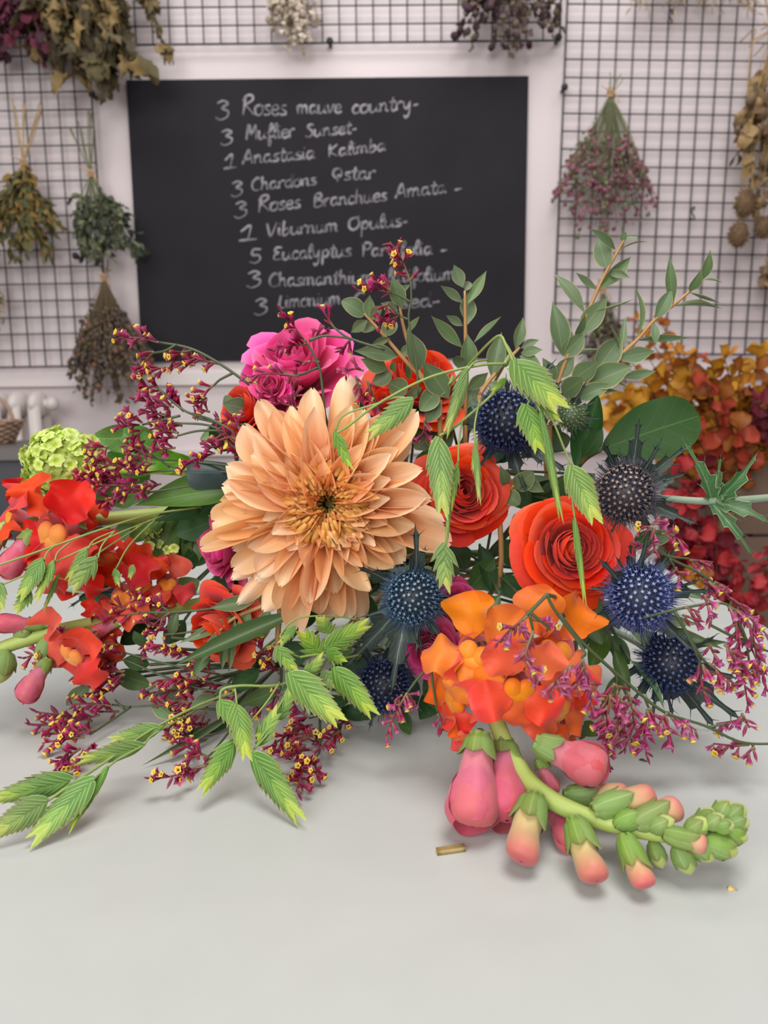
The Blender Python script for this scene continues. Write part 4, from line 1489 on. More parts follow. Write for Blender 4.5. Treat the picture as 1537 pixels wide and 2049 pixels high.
def snap_flower(o, c, ax, up, size, seed, mat=M_sno, tmat=None, lower=1.0, upper=1.0):
    """open flower: c = mouth centre (world), ax = direction the mouth looks, up = upper-lip side"""
    rs = random.Random(seed)
    Z = Vector(ax).normalized()
    Y = Vector(up)
    Y = (Y - Z * Y.dot(Z)).normalized()
    X = Y.cross(Z)
    root = Vector(c) - Z * size * 0.55
    A = M4(X * size, Y * size, Z * size, root)
    f = part('flower', ME_TUBE, o, A)

    def lobe(nm, b, t, w, n, kind='broad', mt=mat, **kw):
        j = lambda q, a: Vector(q) + Vector((rs.uniform(-a, a), rs.uniform(-a, a), rs.uniform(-a, a)))
        B, T_ = A @ Vector(b), A @ j(t, 0.06)
        N = (A.to_3x3() @ j(n, 0.15))
        part(nm, blade(kind, mt, name=nm, **kw), f, bt(B, T_, w * size, N))
    for s in (-1, 1):
        lobe('upper_petal', (s * .12, .12, .52), (s * .42 * upper, .80 * upper, .50), 0.74, (s * .15, -.3, 1), bow=0.12, cup=0.3, wave=0.3, asp=.7, seed=rs.randrange(4), nu=9)
    part('palate', ME_PAL, f, A @ Matrix.Translation((0, -.04, .585)))
    for s in (-1, 1):
        lobe('lower_petal', (s * .08, -.12, .54), (s * .74 * lower, -.46 * lower, .62), 0.68, (s * .2, .4, 1), bow=0.16, cup=-0.25, wave=0.3, asp=.7, seed=rs.randrange(4), nu=9)
    lobe('lower_petal', (0, -.16, .56), (0, -.82 * lower, .52), 0.60, (0, .45, 1), bow=0.16, cup=-0.25, wave=0.3, asp=.7, seed=rs.randrange(4), nu=9)
    for k in range(5):
        a = k * 2 * pi / 5 + .3
        dv = Vector((math.cos(a), math.sin(a), 0))
        part('sepal', blade('oval', M_sep, bow=0.12, cup=0.3, name='sepal'), f, bt(A @ (dv * .06 - Vector((0, 0, .03))), A @ (dv * .17 + Vector((0, 0, .24))), .17 * size, A.to_3x3() @ dv))
    return f


def _bud_mesh(name, mat, rows):
    return _tube_mesh(name, mat, rows, 12)


ME_BUD = _bud_mesh('bud', M_snb, [(0, .02, .02, 0), (.06, .13, .13, 0), (.3, .17, .17, 0), (.55, .17, .16, .01), (.75, .19, .20, -.02), (.9, .19, .17, -.05), (.98, .12, .1, -.07), (1.0, .01, .01, -.08)])
ME_GBUD = _bud_mesh('bud', M_sng, [(0, .02, .02, 0), (.08, .18, .18, 0), (.35, .28, .28, 0), (.65, .27, .27, 0), (.88, .16, .16, 0), (1.0, .01, .01, 0)])
ME_PBUD = _bud_mesh('bud', M_snp, [(0, .02, .02, 0), (.05, .12, .12, 0), (.2, .15, .14, 0), (.45, .19, .18, 0), (.62, .23, .23, -.02), (.82, .25, .24, -.03), (.95, .2, .16, -.04), (1.0, .02, .02, -.04)])


def _shell(up):
    """one of the two closed lips that wrap the throat of an unopened flower"""
    b = MB()
    nv, nu = 12, 15
    P = np.zeros((nv, nu, 3))
    for j in range(nv):
        v = j / (nv - 1)
        z = 0.40 + (0.66 if up else 0.56) * v
        k = min(z, 0.93)
        r = np.interp(k, [0.2, .45, .62, .82, .93], [.15, .19, .23, .25, .235]) - 0.008 + (0.02 + 0.02 * up) * min(1, v * 4)
        if v > 0.75:
            r = r - (0.10 if up else 0.05) * ((v - .75) / .25) ** 2
        half = (1.75 if up else 1.6) * (0.55 + 0.45 * math.sin(pi / 2 * min(1, v * 1.6 + .1)))
        for i in range(nu):
            u = -1 + 2 * i / (nu - 1)
            a = (pi / 2 if up else -pi / 2) + u * half
            zz = z - 0.09 * v * u * u + 0.012 * math.sin(5 * u + 2 * up) * v
            rr = r * (1 + 0.12 * abs(u) ** 4 * v + 0.05 * math.sin(4 * u + 3 * v + up) + 0.03 * math.sin(9 * u + 2 * v) * v)
            P[j, i] = (rr * math.cos(a), rr * math.sin(a), zz)
    U_, V_ = np.meshgrid(np.linspace(0, 1, nu), np.linspace(.4, 1, nv))
    b.grid(P, np.stack([U_, V_], -1))
    return b.build('closed_petal', M_snp)


ME_SH = [_shell(False), _shell(True)]


BUDPROF = {'bud': ([0, .06, .3, .55, .75, .9, 1.0], [.02, .13, .17, .17, .19, .18, .06]), 'green': ([0, .08, .35, .65, .88, 1.0], [.02, .18, .28, .27, .16, .03]),
           'pink': ([0, .05, .2, .45, .62, .82, 1.0], [.02, .12, .15, .19, .23, .25, .1])}
_sp = {}


def _sepal(kind, sep, alt):
    """a sepal that lies against the bud's flank"""
    key = (kind, round(sep, 2), alt)
    if key in _sp:
        return _sp[key]
    b = MB()
    nv, nu = 11, 7
    P = np.zeros((nv, nu, 3))
    L = sep * (1.0 if alt else 0.86)
    for j in range(nv):
        v = j / (nv - 1)
        z = -0.02 + (L + 0.02) * v
        r = np.interp(max(z, 0.03), *BUDPROF[kind]) + 0.014 + 0.012 * alt + 0.035 * v ** 4
        half = 0.86 * (math.sin(pi * min(1, 0.16 + 0.84 * v)) ** 0.65 if v < 1 else 0.02)
        for i in range(nu):
            u = -1 + 2 * i / (nu - 1)
            rr = r + 0.02 * (1 - u * u)
            P[j, i] = (rr * math.cos(u * half), rr * math.sin(u * half), z)
    b.grid(P)
    _sp[key] = b.build('sepal', M_sep)
    return _sp[key]


def snap_bud(o, b0, t0, wpx_ratio, seed, kind='bud', sep=0.5, up=(0, -0.3, 1)):
    """b0, t0 world points"""
    rs = random.Random(seed)
    Z = Vector(t0) - Vector(b0)
    L = Z.length
    zn = Z / L
    X = zn.cross(Vector(up)).normalized()
    Y = X.cross(zn) * -1.0
    w = L * wpx_ratio
    A = M4(X * w, Y * w, Z, b0)
    me = {'bud': ME_BUD, 'green': ME_GBUD, 'pink': ME_PBUD}[kind]
    f = part('bud', me, o, A)
    if kind == 'pink':
        for m_ in ME_SH:
            part('closed_petal', m_, f, A)
    for k in range(5):
        part('sepal', _sepal(kind, sep, k % 2), f, A @ Matrix.Rotation(k * 2 * pi / 5 + rs.uniform(-.1, .1) + .3, 4, 'Z'))
    return f
# ================================================================== bouquet: the flowers
# ------------------------------------------------------------------ peach chrysanthemum
def chrysanthemum():
    rs = random.Random(5)
    cx, cy, d = 658, 1008, 0.316
    N = CV(-0.04, 0.12, 1.0)
    c = W(cx, cy, d)
    root = c - N * 0.016
    o = thing('chrysanthemum', 'big peach spider chrysanthemum in the middle of the bouquet', 'chrysanthemum', root)
    outer = [(698, 751, 66), (626, 777, 56), (519, 800, 58), (489, 849, 64), (549, 821, 64), (454, 930, 74), (445, 972, 66), (441, 1004, 60), (426, 1043, 74), (403, 1094, 40), (466, 1099, 50),
             (466, 1137, 56), (463, 1159, 48), (475, 1208, 46), (513, 1162, 60), (526, 1222, 64), (566, 1217, 60), (596, 1259, 60), (638, 1227, 62), (668, 1236, 70), (700, 1236, 58), (726, 1241, 52),
             (742, 1152, 56), (809, 1125, 66), (787, 1136, 54), (902, 1086, 62), (889, 1046, 62), (863, 1000, 62), (837, 1012, 62), (834, 822, 58), (816, 870, 70), (785, 880, 72), (728, 818, 72),
             (801, 1052, 74), (789, 951, 62), (602, 850, 60), (590, 815, 56), (762, 830, 50), (480, 1060, 66), (815, 960, 60)]

    def pet(tx, ty, w, dtip, rb, nb, mat, bow, cup, kind='ray', seed=0, notch=0.022, tube=0.0, tw=0.0, name='petal'):
        t = W(tx, ty, dtip)
        dv = t - c
        pl = (dv - N * dv.dot(N))
        pl.normalize()
        b0 = c + pl * pxm(rb, d) - N * nb
        n = jn(N, 0.16, rs)
        part(name, blade(kind, mat, bow=bow, cup=cup, wave=0.06, notch=notch, asp=.3, seed=seed, nu=9, nv=14, name=name, tube=tube, twist=tw), o, bt(b0, t, pxm(w, dtip) * rs.uniform(.84, 1.0), n))

    for i, (x, y, w) in enumerate(outer):
        r = math.hypot(x - cx, y - cy)
        back = 0.010 if r > 225 else 0.004
        pet(x, y, w * 1.06, d + back + rs.uniform(-.003, .003), 26, 0.012, M_chr, rs.choice((.08, .12, .15)), rs.choice((.6, .9, -.4, 1.1)), seed=i % 3, tw=rs.choice((0, .3, -.3)))
    for n, r0, r1, dd, mat, bow, w, nb in ((20, 172, 212, -0.002, M_chr, .12, 60, .010), (17, 122, 160, -0.008, M_chr, .18, 54, .008), (16, 86, 112, -0.0125, M_chr2, .24, 46, .006)):
        for i in range(n):
            a = 2 * pi * (i + rs.uniform(-.25, .25)) / n + n
            r = rs.uniform(r0, r1)
            pet(cx + r * math.cos(a), cy + r * math.sin(a), w * rs.uniform(.85, 1.15), d + dd + rs.uniform(-.002, .002), 20 if n > 19 else 30, nb, mat, bow * rs.uniform(.6, 1.2), rs.choice((.7, 1.0, 1.3)), seed=i % 3, tube=rs.choice((0, 0.6)), tw=rs.choice((0, .4, -.4)))
    # curled golden florets on the right of the disc
    f = MB()
    qa = MB()

    def quill(a, rb, rt, hb, ht, w, mb, m, kk=0.5):
        pl = Vector(CX) * math.cos(a) - Vector(CU) * math.sin(a)
        b0 = c + pl * pxm(rb, d) - N * hb
        t = c + pl * pxm(rt, d) + N * ht
        m_ = (b0 * .5 + t * .5) + pl * pxm(abs(rb) * kk * 0.45, d) + N * 0.0045
        path = smooth([b0, m_, t], 4)
        Wd = pxm(w, d)
        mb.tube(path, [Wd * .38, Wd * .55, Wd * .62, Wd * .5, Wd * .3], 7, m=m)
    for ring, (n, rb, rt, hb, ht, w) in enumerate(((30, 70, 56, .004, .0135, 13), (32, 68, 38, .003, .0125, 11.5), (30, 58, 27, .004, .0105, 10), (24, 42, 18, .004, .008, 8), (14, 24, 10, .004, .004, 7))):
        for i in range(n):
            a = 2 * pi * (i + ring * 0.5 + rs.uniform(-.2, .2)) / n
            quill(a, rb, rt * rs.uniform(.9, 1.12), hb, ht * rs.uniform(.85, 1.15), w * rs.uniform(.85, 1.1), f, 0 if ring < 4 else 1)
    for i in range(20):
        r = 9 * math.sqrt((i + .5) / 26)
        a = i * 2.4
        p = c + (CX * math.cos(a) + CU * math.sin(a)) * pxm(r, d) - N * 0.003
        f.sphere(p, pxm(3.4, d), 6, 5, m=1)
    # every quill's UV runs along it for its colour
    wpart('disc_florets', f, [M_core, M_pit], o, kind='stuff')
    arr = [barr('spat', 7, 9, bow=0.25, cup=0.7, curl=0.4), barr('ray', 7, 9, bow=0.3, cup=-0.5, curl=-0.6)]
    q = MB()
    for i in range(30):
        a = rs.uniform(-1.15, 1.25) if i < 22 else rs.uniform(0, 6.28)
        rb = rs.uniform(50, 66)
        rt = rb + rs.uniform(14, 42)
        pl = CX * math.cos(a) - CU * math.sin(a)
        b0 = c + pl * pxm(rb, d) + N * 0.002
        t = c + pl * pxm(rt, d) + N * rs.uniform(.009, .015) + Vector((rs.uniform(-.002, .002), 0, rs.uniform(-.002, .002)))
        q.put(with_mat(arr[i % 2], i % 2), bt(b0, t, pxm(rs.uniform(22, 34), d), jn(N * .5 - pl, .5, rs)))
    wpart('curled_florets', q, [M_chr3, M_chr2], o, kind='stuff')
    b = MB()
    b.sphere(root - N * 0.004, (0.011, 0.009, 0.011), 12, 8)
    stem_to_bind(b, root - N * 0.006, -N, 0.0028)
    wpart('stem', b, M_stem, o)
    for bp, tp, w in (((640, 1190), (590, 1265), 46), ((700, 1180), (760, 1240), 44)):
        leaf(o, bp, tp, w, 0.345, 0.34, M_salal, 'ell', bow=0.1, cup=.1, seed=1)


chrysanthemum()

# ------------------------------------------------------------------ roses
rose('rose', 'fully open red orange rose at the right, lowest of the orange ones', 1148, 1098, 0.318, (0.08, 0.22, 1.0), 124, M_ora, n=54, seed=11, deep=0.8, group='orange red spray roses')
rose('rose', 'red orange rose right of the peach chrysanthemum', 928, 985, 0.345, (0.12, 0.28, 1.0), 106, M_ora, n=50, seed=12, deep=0.85, group='orange red spray roses')
rose('rose', 'red orange rose at the top half hidden by eucalyptus leaves', 842, 748, 0.385, (0.12, 0.75, 0.65), 110, M_ora, n=36, seed=13, deep=1.1, op=.92, group='orange red spray roses')
rose('rose', 'orange rose peeking out left of the pink rose and statice', 482, 815, 0.355, (-0.55, 0.35, 0.75), 76, M_ora, n=30, seed=14, deep=1.1, op=.9, group='orange red spray roses')
rose('rose', 'red orange rose seen from the side below left of the chrysanthemum', 432, 1262, 0.336, (-0.5, -0.2, 0.85), 100, M_ora, n=34, seed=15, deep=1.15, op=.95, group='orange red spray roses')
rose('rose', 'small red orange rose bud between pink rose and eucalyptus', 768, 800, 0.365, (-0.1, 0.5, 0.85), 40, M_ora, n=22, seed=16, deep=1.2, op=.8, group='orange red spray roses')
rose('rose', 'large hot pink rose at the top of the bouquet', 582, 716, 0.372, (-0.12, 0.7, 0.72), 136, M_pin, n=26, seed=21, deep=0.95, ruf=2.0, group='pink roses')
rose('rose', 'small pink rose just above the chrysanthemum under the large one', 540, 768, 0.35, (-0.1, 0.35, 0.95), 46, M_pin, n=24, seed=22, deep=1.0, ruf=1.6, group='pink roses')
rose('rose', 'magenta pink rose left of the chrysanthemum', 432, 1100, 0.347, (-0.8, 0.0, 0.6), 88, M_mag, n=28, seed=23, deep=1.1, ruf=1.8, sq=0.9, group='pink roses')
rose('rose', 'magenta rose low in the shade beside the orange snapdragon', 862, 1305, 0.322, (-0.25, -0.05, 0.95), 72, M_mag, n=32, seed=24, deep=0.9, ruf=1.0, group='pink roses')
rose('rose', 'dark magenta rose in the shade behind the thistle in the middle', 918, 1212, 0.345, (0.3, 0.35, 0.9), 66, M_mag, n=28, seed=25, deep=1.0, group='pink roses')

# ------------------------------------------------------------------ thistles
thistle('large blue thistle right of and below the lowest orange rose', 1282, 1195, 0.292, (-0.05, 0.22, 1), 66, 'blue', [(-84, -78), (-20, -110), (15, -125), (83, -105), (118, -35), (141, -13, -.004), (-109, -20), (-74, 75), (10, 105), (103, 105), (-52, -85), (-90, 40), (60, -95, .01)], 1, hr=.82)
t2 = thistle('browned thistle with long dark bracts on the upper right', 1250, 988, 0.304, (-0.45, 0.15, 0.9), 60, 'brown', [(29, -150), (74, -109), (127, -97), (120, -40), (143, 60, -.004), (-10, -90), (-42, -100), (-55, -62), (60, 90), (-30, 84), (100, 20, .008)], 2, hr=.85, stem=False)
thistle('dark blue thistle low at the right behind statice sprays', 1342, 1328, 0.312, (0.05, 0.1, 1), 60, 'dark', [(-80, -25), (-110, 35), (-85, 85), (89, 135), (145, 115), (5, 105), (-40, 110), (135, 30), (95, -60), (-30, -70)], 3)
thistle('blue green thistle with spread bracts below the chrysanthemum', 828, 1196, 0.297, (0.02, 0.15, 1), 58, 'teal', [(-112, -62), (3, -145), (24, -103, .012), (-101, 37), (-138, 139), (-44, 188), (-57, 105), (5, 112), (15, 102), (65, 97), (128, 32, .012), (83, 40, .01)], 4)
thistle('dark thistle in deep shade at the bottom middle of the bouquet', 768, 1372, 0.318, (0, 0.1, 1), 56, 'dark', 9, 5, bl=(.018, .028))
thistle('dark blue thistle above the orange rose behind hanging sea oats', 1015, 842, 0.345, (-0.1, 0.25, 1), 62, 'dark', [(-56, 93), (40, 148), (71, 88), (121, 104), (-85, 7), (-2, -91), (-43, -50), (95, -120), (110, -80), (-70, -30)], 6)
thistle('small green unopened thistle right of the hanging sea oats', 1142, 832, 0.35, (0.15, 0.1, 1), 30, 'green', [(33, -72), (50, -30), (46, 28), (-25, -62), (8, 50), (60, 5)], 7, N=120)
thistle('little dark thistle lying on the table at the left', 205, 1172, 0.43, (0.6, 0.2, .6), 26, 'dark', 8, 8, N=120, bl=(.014, .024))
# the browned thistle's own stem runs out to the right with a leafy node
b = MB()
path = [W(1262, 992, .312), W(1340, 998, .314), W(1428, 1003, .314), W(1540, 996, .322), W(1640, 985, .335), W(1700, 975, .35)]
b.tube(path, [0.0014, 0.0015, 0.0017, 0.0016, 0.0017], 8, sm=6)
wpart('stem', b, M_thst, t2)
nb = (1428, 1002)
for k, (tx, ty, w, dd) in enumerate(((1368, 884, 46, .308), (1442, 914, 34, .312), (1516, 905, 34, .31), (1506, 1112, 34, .305), (1446, 1065, 16, .31), (1540, 1046, 44, .304), (1480, 955, 36, .318), (1500, 1030, 40, .308))):
    p0, p1 = W(nb[0] + (k % 3) * 8 - 4, nb[1] + (k % 2) * 8 - 4, .314), W(tx, ty, dd)
    part('leaf', TLEAF[k % 3], t2, bt(p0, p1, pxm(w * 1.9, .31), jn(TOCAM, .35)))

# ------------------------------------------------------------------ snapdragons
def dS(px, py, h):
    return dt(px, py, h)


s1 = thing('snapdragon', 'orange and pink snapdragon lying forward on the table at front right', 'snapdragon', W(985, 1400, .272), 'snapdragon stems in the bouquet')
b = MB()
st = [(978, 1340, .285), (985, 1405, .272), (1003, 1470, .264), (1045, 1545, .25), (1095, 1595, .238), (1170, 1632, .229), (1250, 1655, .222), (1340, 1672, .217), (1410, 1668, .217), (1450, 1650, .219)]
b.tube([W(*p) for p in st], [.0034, .0034, .0033, .0033, .0033, .003, .0027, .0023, .0018, .0014], 10, sm=6)
stem_to_bind(b, W(978, 1340, .285), Vector((0, 1, .2)), .0034)
wpart('stem', b, M_snst, s1)
F = [(955, 1300, .272, (-.3, .3, .9), (.3, .95, .1), 138), (1110, 1295, .285, (.2, .4, .8), (.15, .95, -.2), 142), (1040, 1368, .256, (.05, -.1, 1), (.1, 1, 0), 128), (915, 1395, .275, (-.85, -.05, .5), (.3, .8, .5), 116),
     (1120, 1410, .27, (.6, -.15, .8), (.2, 1, .1), 112), (1140, 1440, .28, (.8, -.3, .45), (.4, .9, 0), 90), (938, 1490, .268, (-.8, -.4, .35), (-.3, .7, .5), 80), (1060, 1330, .285, (.25, .1, .95), (0, 1, 0), 100), (1000, 1310, .292, (0, .3, .9), (-.2, 1, 0), 100)]
for k, (px, py, d, ax, up, s) in enumerate(F):
    snap_flower(s1, W(px, py, d), CV(*ax), CV(*up), pxm(s, d), 40 + k, mat=M_sno2 if k in (0, 1, 8) else M_sno)


def bud(o, bp, tp, d0, d1, ratio, seed, kind, sep=.5, h=0.004):
    B = W(bp[0], bp[1], min(d0, dt(bp[0], bp[1], .004)))
    L = math.hypot(bp[0] - tp[0], bp[1] - tp[1])
    hh = pxm(L * ratio * .2, d1)
    T_ = W(tp[0], tp[1], min(d1, dt(tp[0], tp[1], hh)))
    return snap_bud(o, B, T_, ratio * {'pink': 0.95, 'bud': 1.06, 'green': 1.22}[kind], seed, kind, sep, up=(0.2, -1, 0.4))


for k, q in enumerate((((960, 1470), (943, 1655), .255, .238, 1.12, 'pink', .3), ((1008, 1485), (1012, 1645), .262, .25, 1.15, 'pink', .28), ((1072, 1486), (1212, 1545), .248, .24, 1.15, 'pink', .36), ((1075, 1520), (1110, 1590), .26, .255, .9, 'pink', .3),
                       ((1070, 1592), (1036, 1728), .236, .222, 1.1, 'bud', .52), ((1098, 1610), (1150, 1694), .245, .236, 1.0, 'pink', .3), ((1148, 1640), (1192, 1770), .225, .213, 1.08, 'bud', .6), ((1248, 1672), (1292, 1780), .217, .211, 1.15, 'bud', .72),
                       ((1130, 1592), (1258, 1590), .243, .242, .9, 'bud', .5), ((1188, 1622), (1306, 1592), .226, .23, 1.05, 'bud', .62), ((1270, 1650), (1356, 1612), .219, .224, 1.2, 'bud', .75), ((1328, 1668), (1412, 1690), .214, .211, 1.25, 'bud', .8),
                       ((1352, 1690), (1384, 1750), .214, .211, .95, 'green', .8), ((1304, 1682), (1326, 1738), .22, .216, .9, 'green', .8), ((1395, 1666), (1432, 1618), .218, .222, .95, 'green', .8), ((1405, 1680), (1478, 1706), .213, .211, .95, 'green', .85),
                       ((1432, 1650), (1462, 1602), .219, .223, 1.0, 'green', .85), ((1440, 1652), (1492, 1612), .219, .222, .9, 'green', .85), ((1445, 1660), (1500, 1640), .217, .218, .9, 'green', .85), ((1440, 1668), (1498, 1676), .215, .214, .9, 'green', .85), ((1428, 1656), (1470, 1650), .212, .211, 1.1, 'green', .85), ((1372, 1668), (1418, 1640), .214, .213, 1.0, 'green', .85), ((1300, 1660), (1350, 1640), .217, .216, 1.0, 'green', .8), ((1382, 1680), (1428, 1722), .213, .211, .95, 'green', .85), ((1230, 1650), (1290, 1632), .22, .221, .9, 'green', .85), ((1412, 1655), (1450, 1632), .213, .213, 1.1, 'green', .85))):
    bud(s1, q[0], q[1], q[2], q[3], q[4], 60 + k, q[5], q[6])

s2 = thing('snapdragon', 'red and pink snapdragon pointing left under the lime green flower ball', 'snapdragon', W(300, 1030, .38), 'snapdragon stems in the bouquet')
b = MB()
b.tube([W(-60, 1090, .335), W(-20, 1068, .34), W(50, 1046, .35), W(160, 1042, .362), W(300, 1030, .38), W(400, 1020, .40)], [.002, .003, .0034, .0034, .0034], 9, sm=6)
stem_to_bind(b, W(400, 1020, .40), Vector((1, .2, 0)), .0034)
wpart('stem', b, M_snst, s2)
for k, (px, py, d, ax, up, s) in enumerate(((108, 1058, .335, (-.35, .05, .9), (.15, 1, 0), 134), (25, 1030, .345, (-.8, .35, .5), (.3, .9, .1), 84), (125, 1140, .35, (-.3, -.65, .6), (-.5, .6, .6), 112), (205, 1112, .36, (.15, -.75, .6), (-.3, .6, .7), 112), (160, 1010, .355, (.3, .45, .8), (-.3, .9, 0), 70), (75, 1140, .36, (-.6, -.5, .5), (-.5, .7, .4), 70))):
    snap_flower(s2, W(px, py, d), CV(*ax), CV(*up), pxm(s, d), 90 + k, mat=M_snr)
for k, q in enumerate((((62, 1062), (8, 1152), .34, .332, 1.0, 'pink', .3), ((10, 1068), (-40, 1130), .338, .33, 1.0, 'pink', .4), ((20, 1060), (30, 1020), .345, .345, .8, 'green', .7), ((-10, 1075), (-40, 1040), .34, .34, .9, 'green', .7))):
    bud(s2, q[0], q[1], q[2], q[3], q[4], 110 + k, q[5], q[6])

s3 = thing('snapdragon', 'red and pink snapdragon lying at the left above the statice', 'snapdragon', W(330, 1222, .36), 'snapdragon stems in the bouquet')
b = MB()
b.tube([W(-60, 1330, .325), W(0, 1298, .33), W(110, 1264, .34), W(230, 1240, .35), W(330, 1222, .36), W(420, 1205, .375)], [.0022, .0032, .0034, .0034, .0034], 9, sm=6)
stem_to_bind(b, W(420, 1205, .375), Vector((1, .3, 0)), .0034)
wpart('stem', b, M_snst, s3)
for k, (px, py, d, ax, up, s) in enumerate(((145, 1302, .325, (-.45, -.35, .8), (.4, .9, 0), 112), (248, 1192, .35, (-.35, .55, .75), (.1, .9, -.3), 100), (335, 1165, .365, (.1, .6, .7), (0, .9, -.4), 74), (200, 1250, .345, (-.3, .3, .9), (0, 1, 0), 66), (285, 1170, .36, (0, .5, .8), (0, .9, -.3), 74), (190, 1300, .34, (.1, -.4, .8), (-.4, .7, .3), 70))):
    snap_flower(s3, W(px, py, d), CV(*ax), CV(*up), pxm(s, d), 120 + k, mat=M_snr)
for k, q in enumerate((((92, 1250), (-12, 1246), .338, .33, .78, 'pink', .42), ((98, 1318), (44, 1402), .33, .322, 1.0, 'pink', .3), ((250, 1240), (170, 1275), .34, .335, .7, 'pink', .3), ((10, 1300), (-10, 1370), .33, .325, 1.1, 'green', .7), ((40, 1290), (60, 1235), .335, .338, .9, 'green', .7), ((0, 1300), (-40, 1290), .33, .325, 1.0, 'green', .7), ((100, 1270), (75, 1330), .335, .33, .7, 'green', .8))):
    bud(s3, q[0], q[1], q[2], q[3], q[4], 140 + k, q[5], q[6])

# ------------------------------------------------------------------ viburnum ball
def _vib():
    out = []
    for s in range(2):
        rs = random.Random(s + 3)
        b = MB()
        for k in range(5):
            a = 2 * pi * k / 5 + rs.uniform(-.12, .12)
            dv = Vector((math.cos(a), math.sin(a), 0))
            arr = barr('broad', 5, 6, bow=0.12 + .1 * s, cup=0.2, curl=0.15)
            b.put(arr, bt(dv * .04, dv * rs.uniform(.85, 1.0) + Vector((0, 0, rs.uniform(.12, .3))), .86, (0, 0, 1)))
        b.sphere((0, 0, .06), (.12, .12, .1), 8, 6, m=1)
        b.tube([(0, 0, -.9), (0, 0, 0)], .06, 5, m=1)
        out.append(b.build('floret', [M_vib, M_vibc]))
    return out


ME_VIB = _vib()


def viburnum():
    rs = random.Random(3)
    d = 0.385
    c = W(128, 932, d)
    o = thing('viburnum', 'lime green viburnum flower ball at the left of the bouquet', 'viburnum', c)
    R = pxm(84, d)
    n = 100
    for i in range(n):
        z = 1 - 1.75 * (i + .5) / n
        a = i * 2.399963
        q = math.sqrt(max(0, 1 - z * z))
        dv = Vector((q * math.cos(a), -z, q * math.sin(a)))
        dv = (dv + Vector((rs.uniform(-.12, .12), 0, rs.uniform(-.12, .12)))).normalized()
        p = c + Vector((dv.x * 1.0, dv.y * .8, dv.z * .97)) * R * rs.uniform(.8, .98)
        n_ = jn(dv, .45, rs)
        X = n_.cross(Vector((rs.uniform(-1, 1), .3, 1))).normalized()
        Y = n_.cross(X)
        s = pxm(rs.uniform(14, 19), d)
        part('floret', ME_VIB[i % 2], o, M4(X * s, Y * s, n_ * s, p))
    fm = MB()
    va = []
    for m_ in ME_VIB:
        q = MB()
        n_v = len(m_.vertices)
        co = np.empty(n_v * 3)
        m_.vertices.foreach_get('co', co)
        va.append((co.reshape(-1, 3), [tuple(p_.vertices) for p_ in m_.polygons], np.tile([.5, .55], (n_v, 1)), [p_.material_index for p_ in m_.polygons]))
    for i in range(150):
        z = 1 - 1.8 * (i + .5) / 150
        a = i * 2.399963 + 1
        q = math.sqrt(max(0, 1 - z * z))
        dv = Vector((q * math.cos(a), -z, q * math.sin(a)))
        p = c + Vector((dv.x, dv.y * .8, dv.z * .97)) * R * rs.uniform(.68, .84)
        n_ = jn(dv, .5, rs)
        X = n_.cross(Vector((rs.uniform(-1, 1), .3, 1))).normalized()
        s = pxm(rs.uniform(13, 18), d)
        fm.put(va[i % 2], M4(X * s, n_.cross(X) * s, n_ * s, p))
    wpart('inner_florets', fm, [M_vib, M_vibc], o, kind='stuff')
    b = MB()
    b.sphere(c, R * .35, 10, 8)
    for i in range(40):
        z = 1 - 1.75 * (i + .5) / 40
        a = i * 2.399963
        q = math.sqrt(max(0, 1 - z * z))
        b.tube([c, c + Vector((q * math.cos(a), -z * .8, q * math.sin(a))) * R * .82], [.0008, .0005], 5)
    stem_to_bind(b, c + Vector((.01, .004, -.002)), Vector((1, .2, -.1)), .0022)
    wpart('stem', b, M_vibc, o)
    for bp, tp, w, d0, d1, m, lob in (((318, 880), (180, 878), 58, .40, .385, M_vleaf, 0), ((318, 905), (235, 862), 50, .395, .39, M_vleaf, 0), ((385, 925), (285, 925), 54, .40, .39, M_vleaf, 2), ((300, 960), (215, 905), 56, .41, .40, M_vleaf, 0), ((300, 985), (190, 1000), 60, .41, .40, M_vleaf, 2), ((330, 900), (262, 955), 44, .405, .40, M_vleaf, 0)):
        leaf(o, bp, tp, w, d0, d1, m, 'oval', lobes=lob, bow=.08, cup=.15, wave=.15, nu=9, seed=lob)
    return o


viburnum()
vs = thing('viburnum_sprig', 'pale lime buds and drooping green leaves left of the magenta rose', 'viburnum', W(320, 1060, .40))
rs = random.Random(8)
for (px, py, k) in ((302, 1075, 16), (325, 1130, 10), (340, 1100, 6)):
    c_ = W(px, py, .385)
    for i in range(k):
        n_ = CV(rs.uniform(-1, 1), rs.uniform(-1, 1), rs.uniform(.2, 1))
        X = n_.cross(Vector((.3, .2, 1))).normalized()
        s = pxm(rs.uniform(9, 13), .385)
        part('floret', ME_VIB[i % 2], vs, M4(X * s, n_.cross(X) * s, n_ * s, c_ + Vector((rs.uniform(-1, 1), rs.uniform(-1, 1), rs.uniform(-1, 1))) * pxm(22, .385)))
for bp, tp, w, m in (((350, 1030), (318, 1150), 60, M_mleaf), ((372, 1040), (352, 1152), 56, M_mleaf), ((330, 1020), (262, 1085), 52, M_mleaf), ((400, 1030), (385, 1140), 50, M_mleaf)):
    leaf(vs, bp, tp, w, .395, .385, m, 'oval', bow=.1, cup=.2, wave=.12, nu=9)
b = MB()
b.tube([W(302, 1075, .387), W(330, 1050, .395), W(380, 1030, .41)], .0012, 6, sm=5)
stem_to_bind(b, W(380, 1030, .41), Vector((1, .3, 0)), .0014)
wpart('stem', b, M_stem, vs)
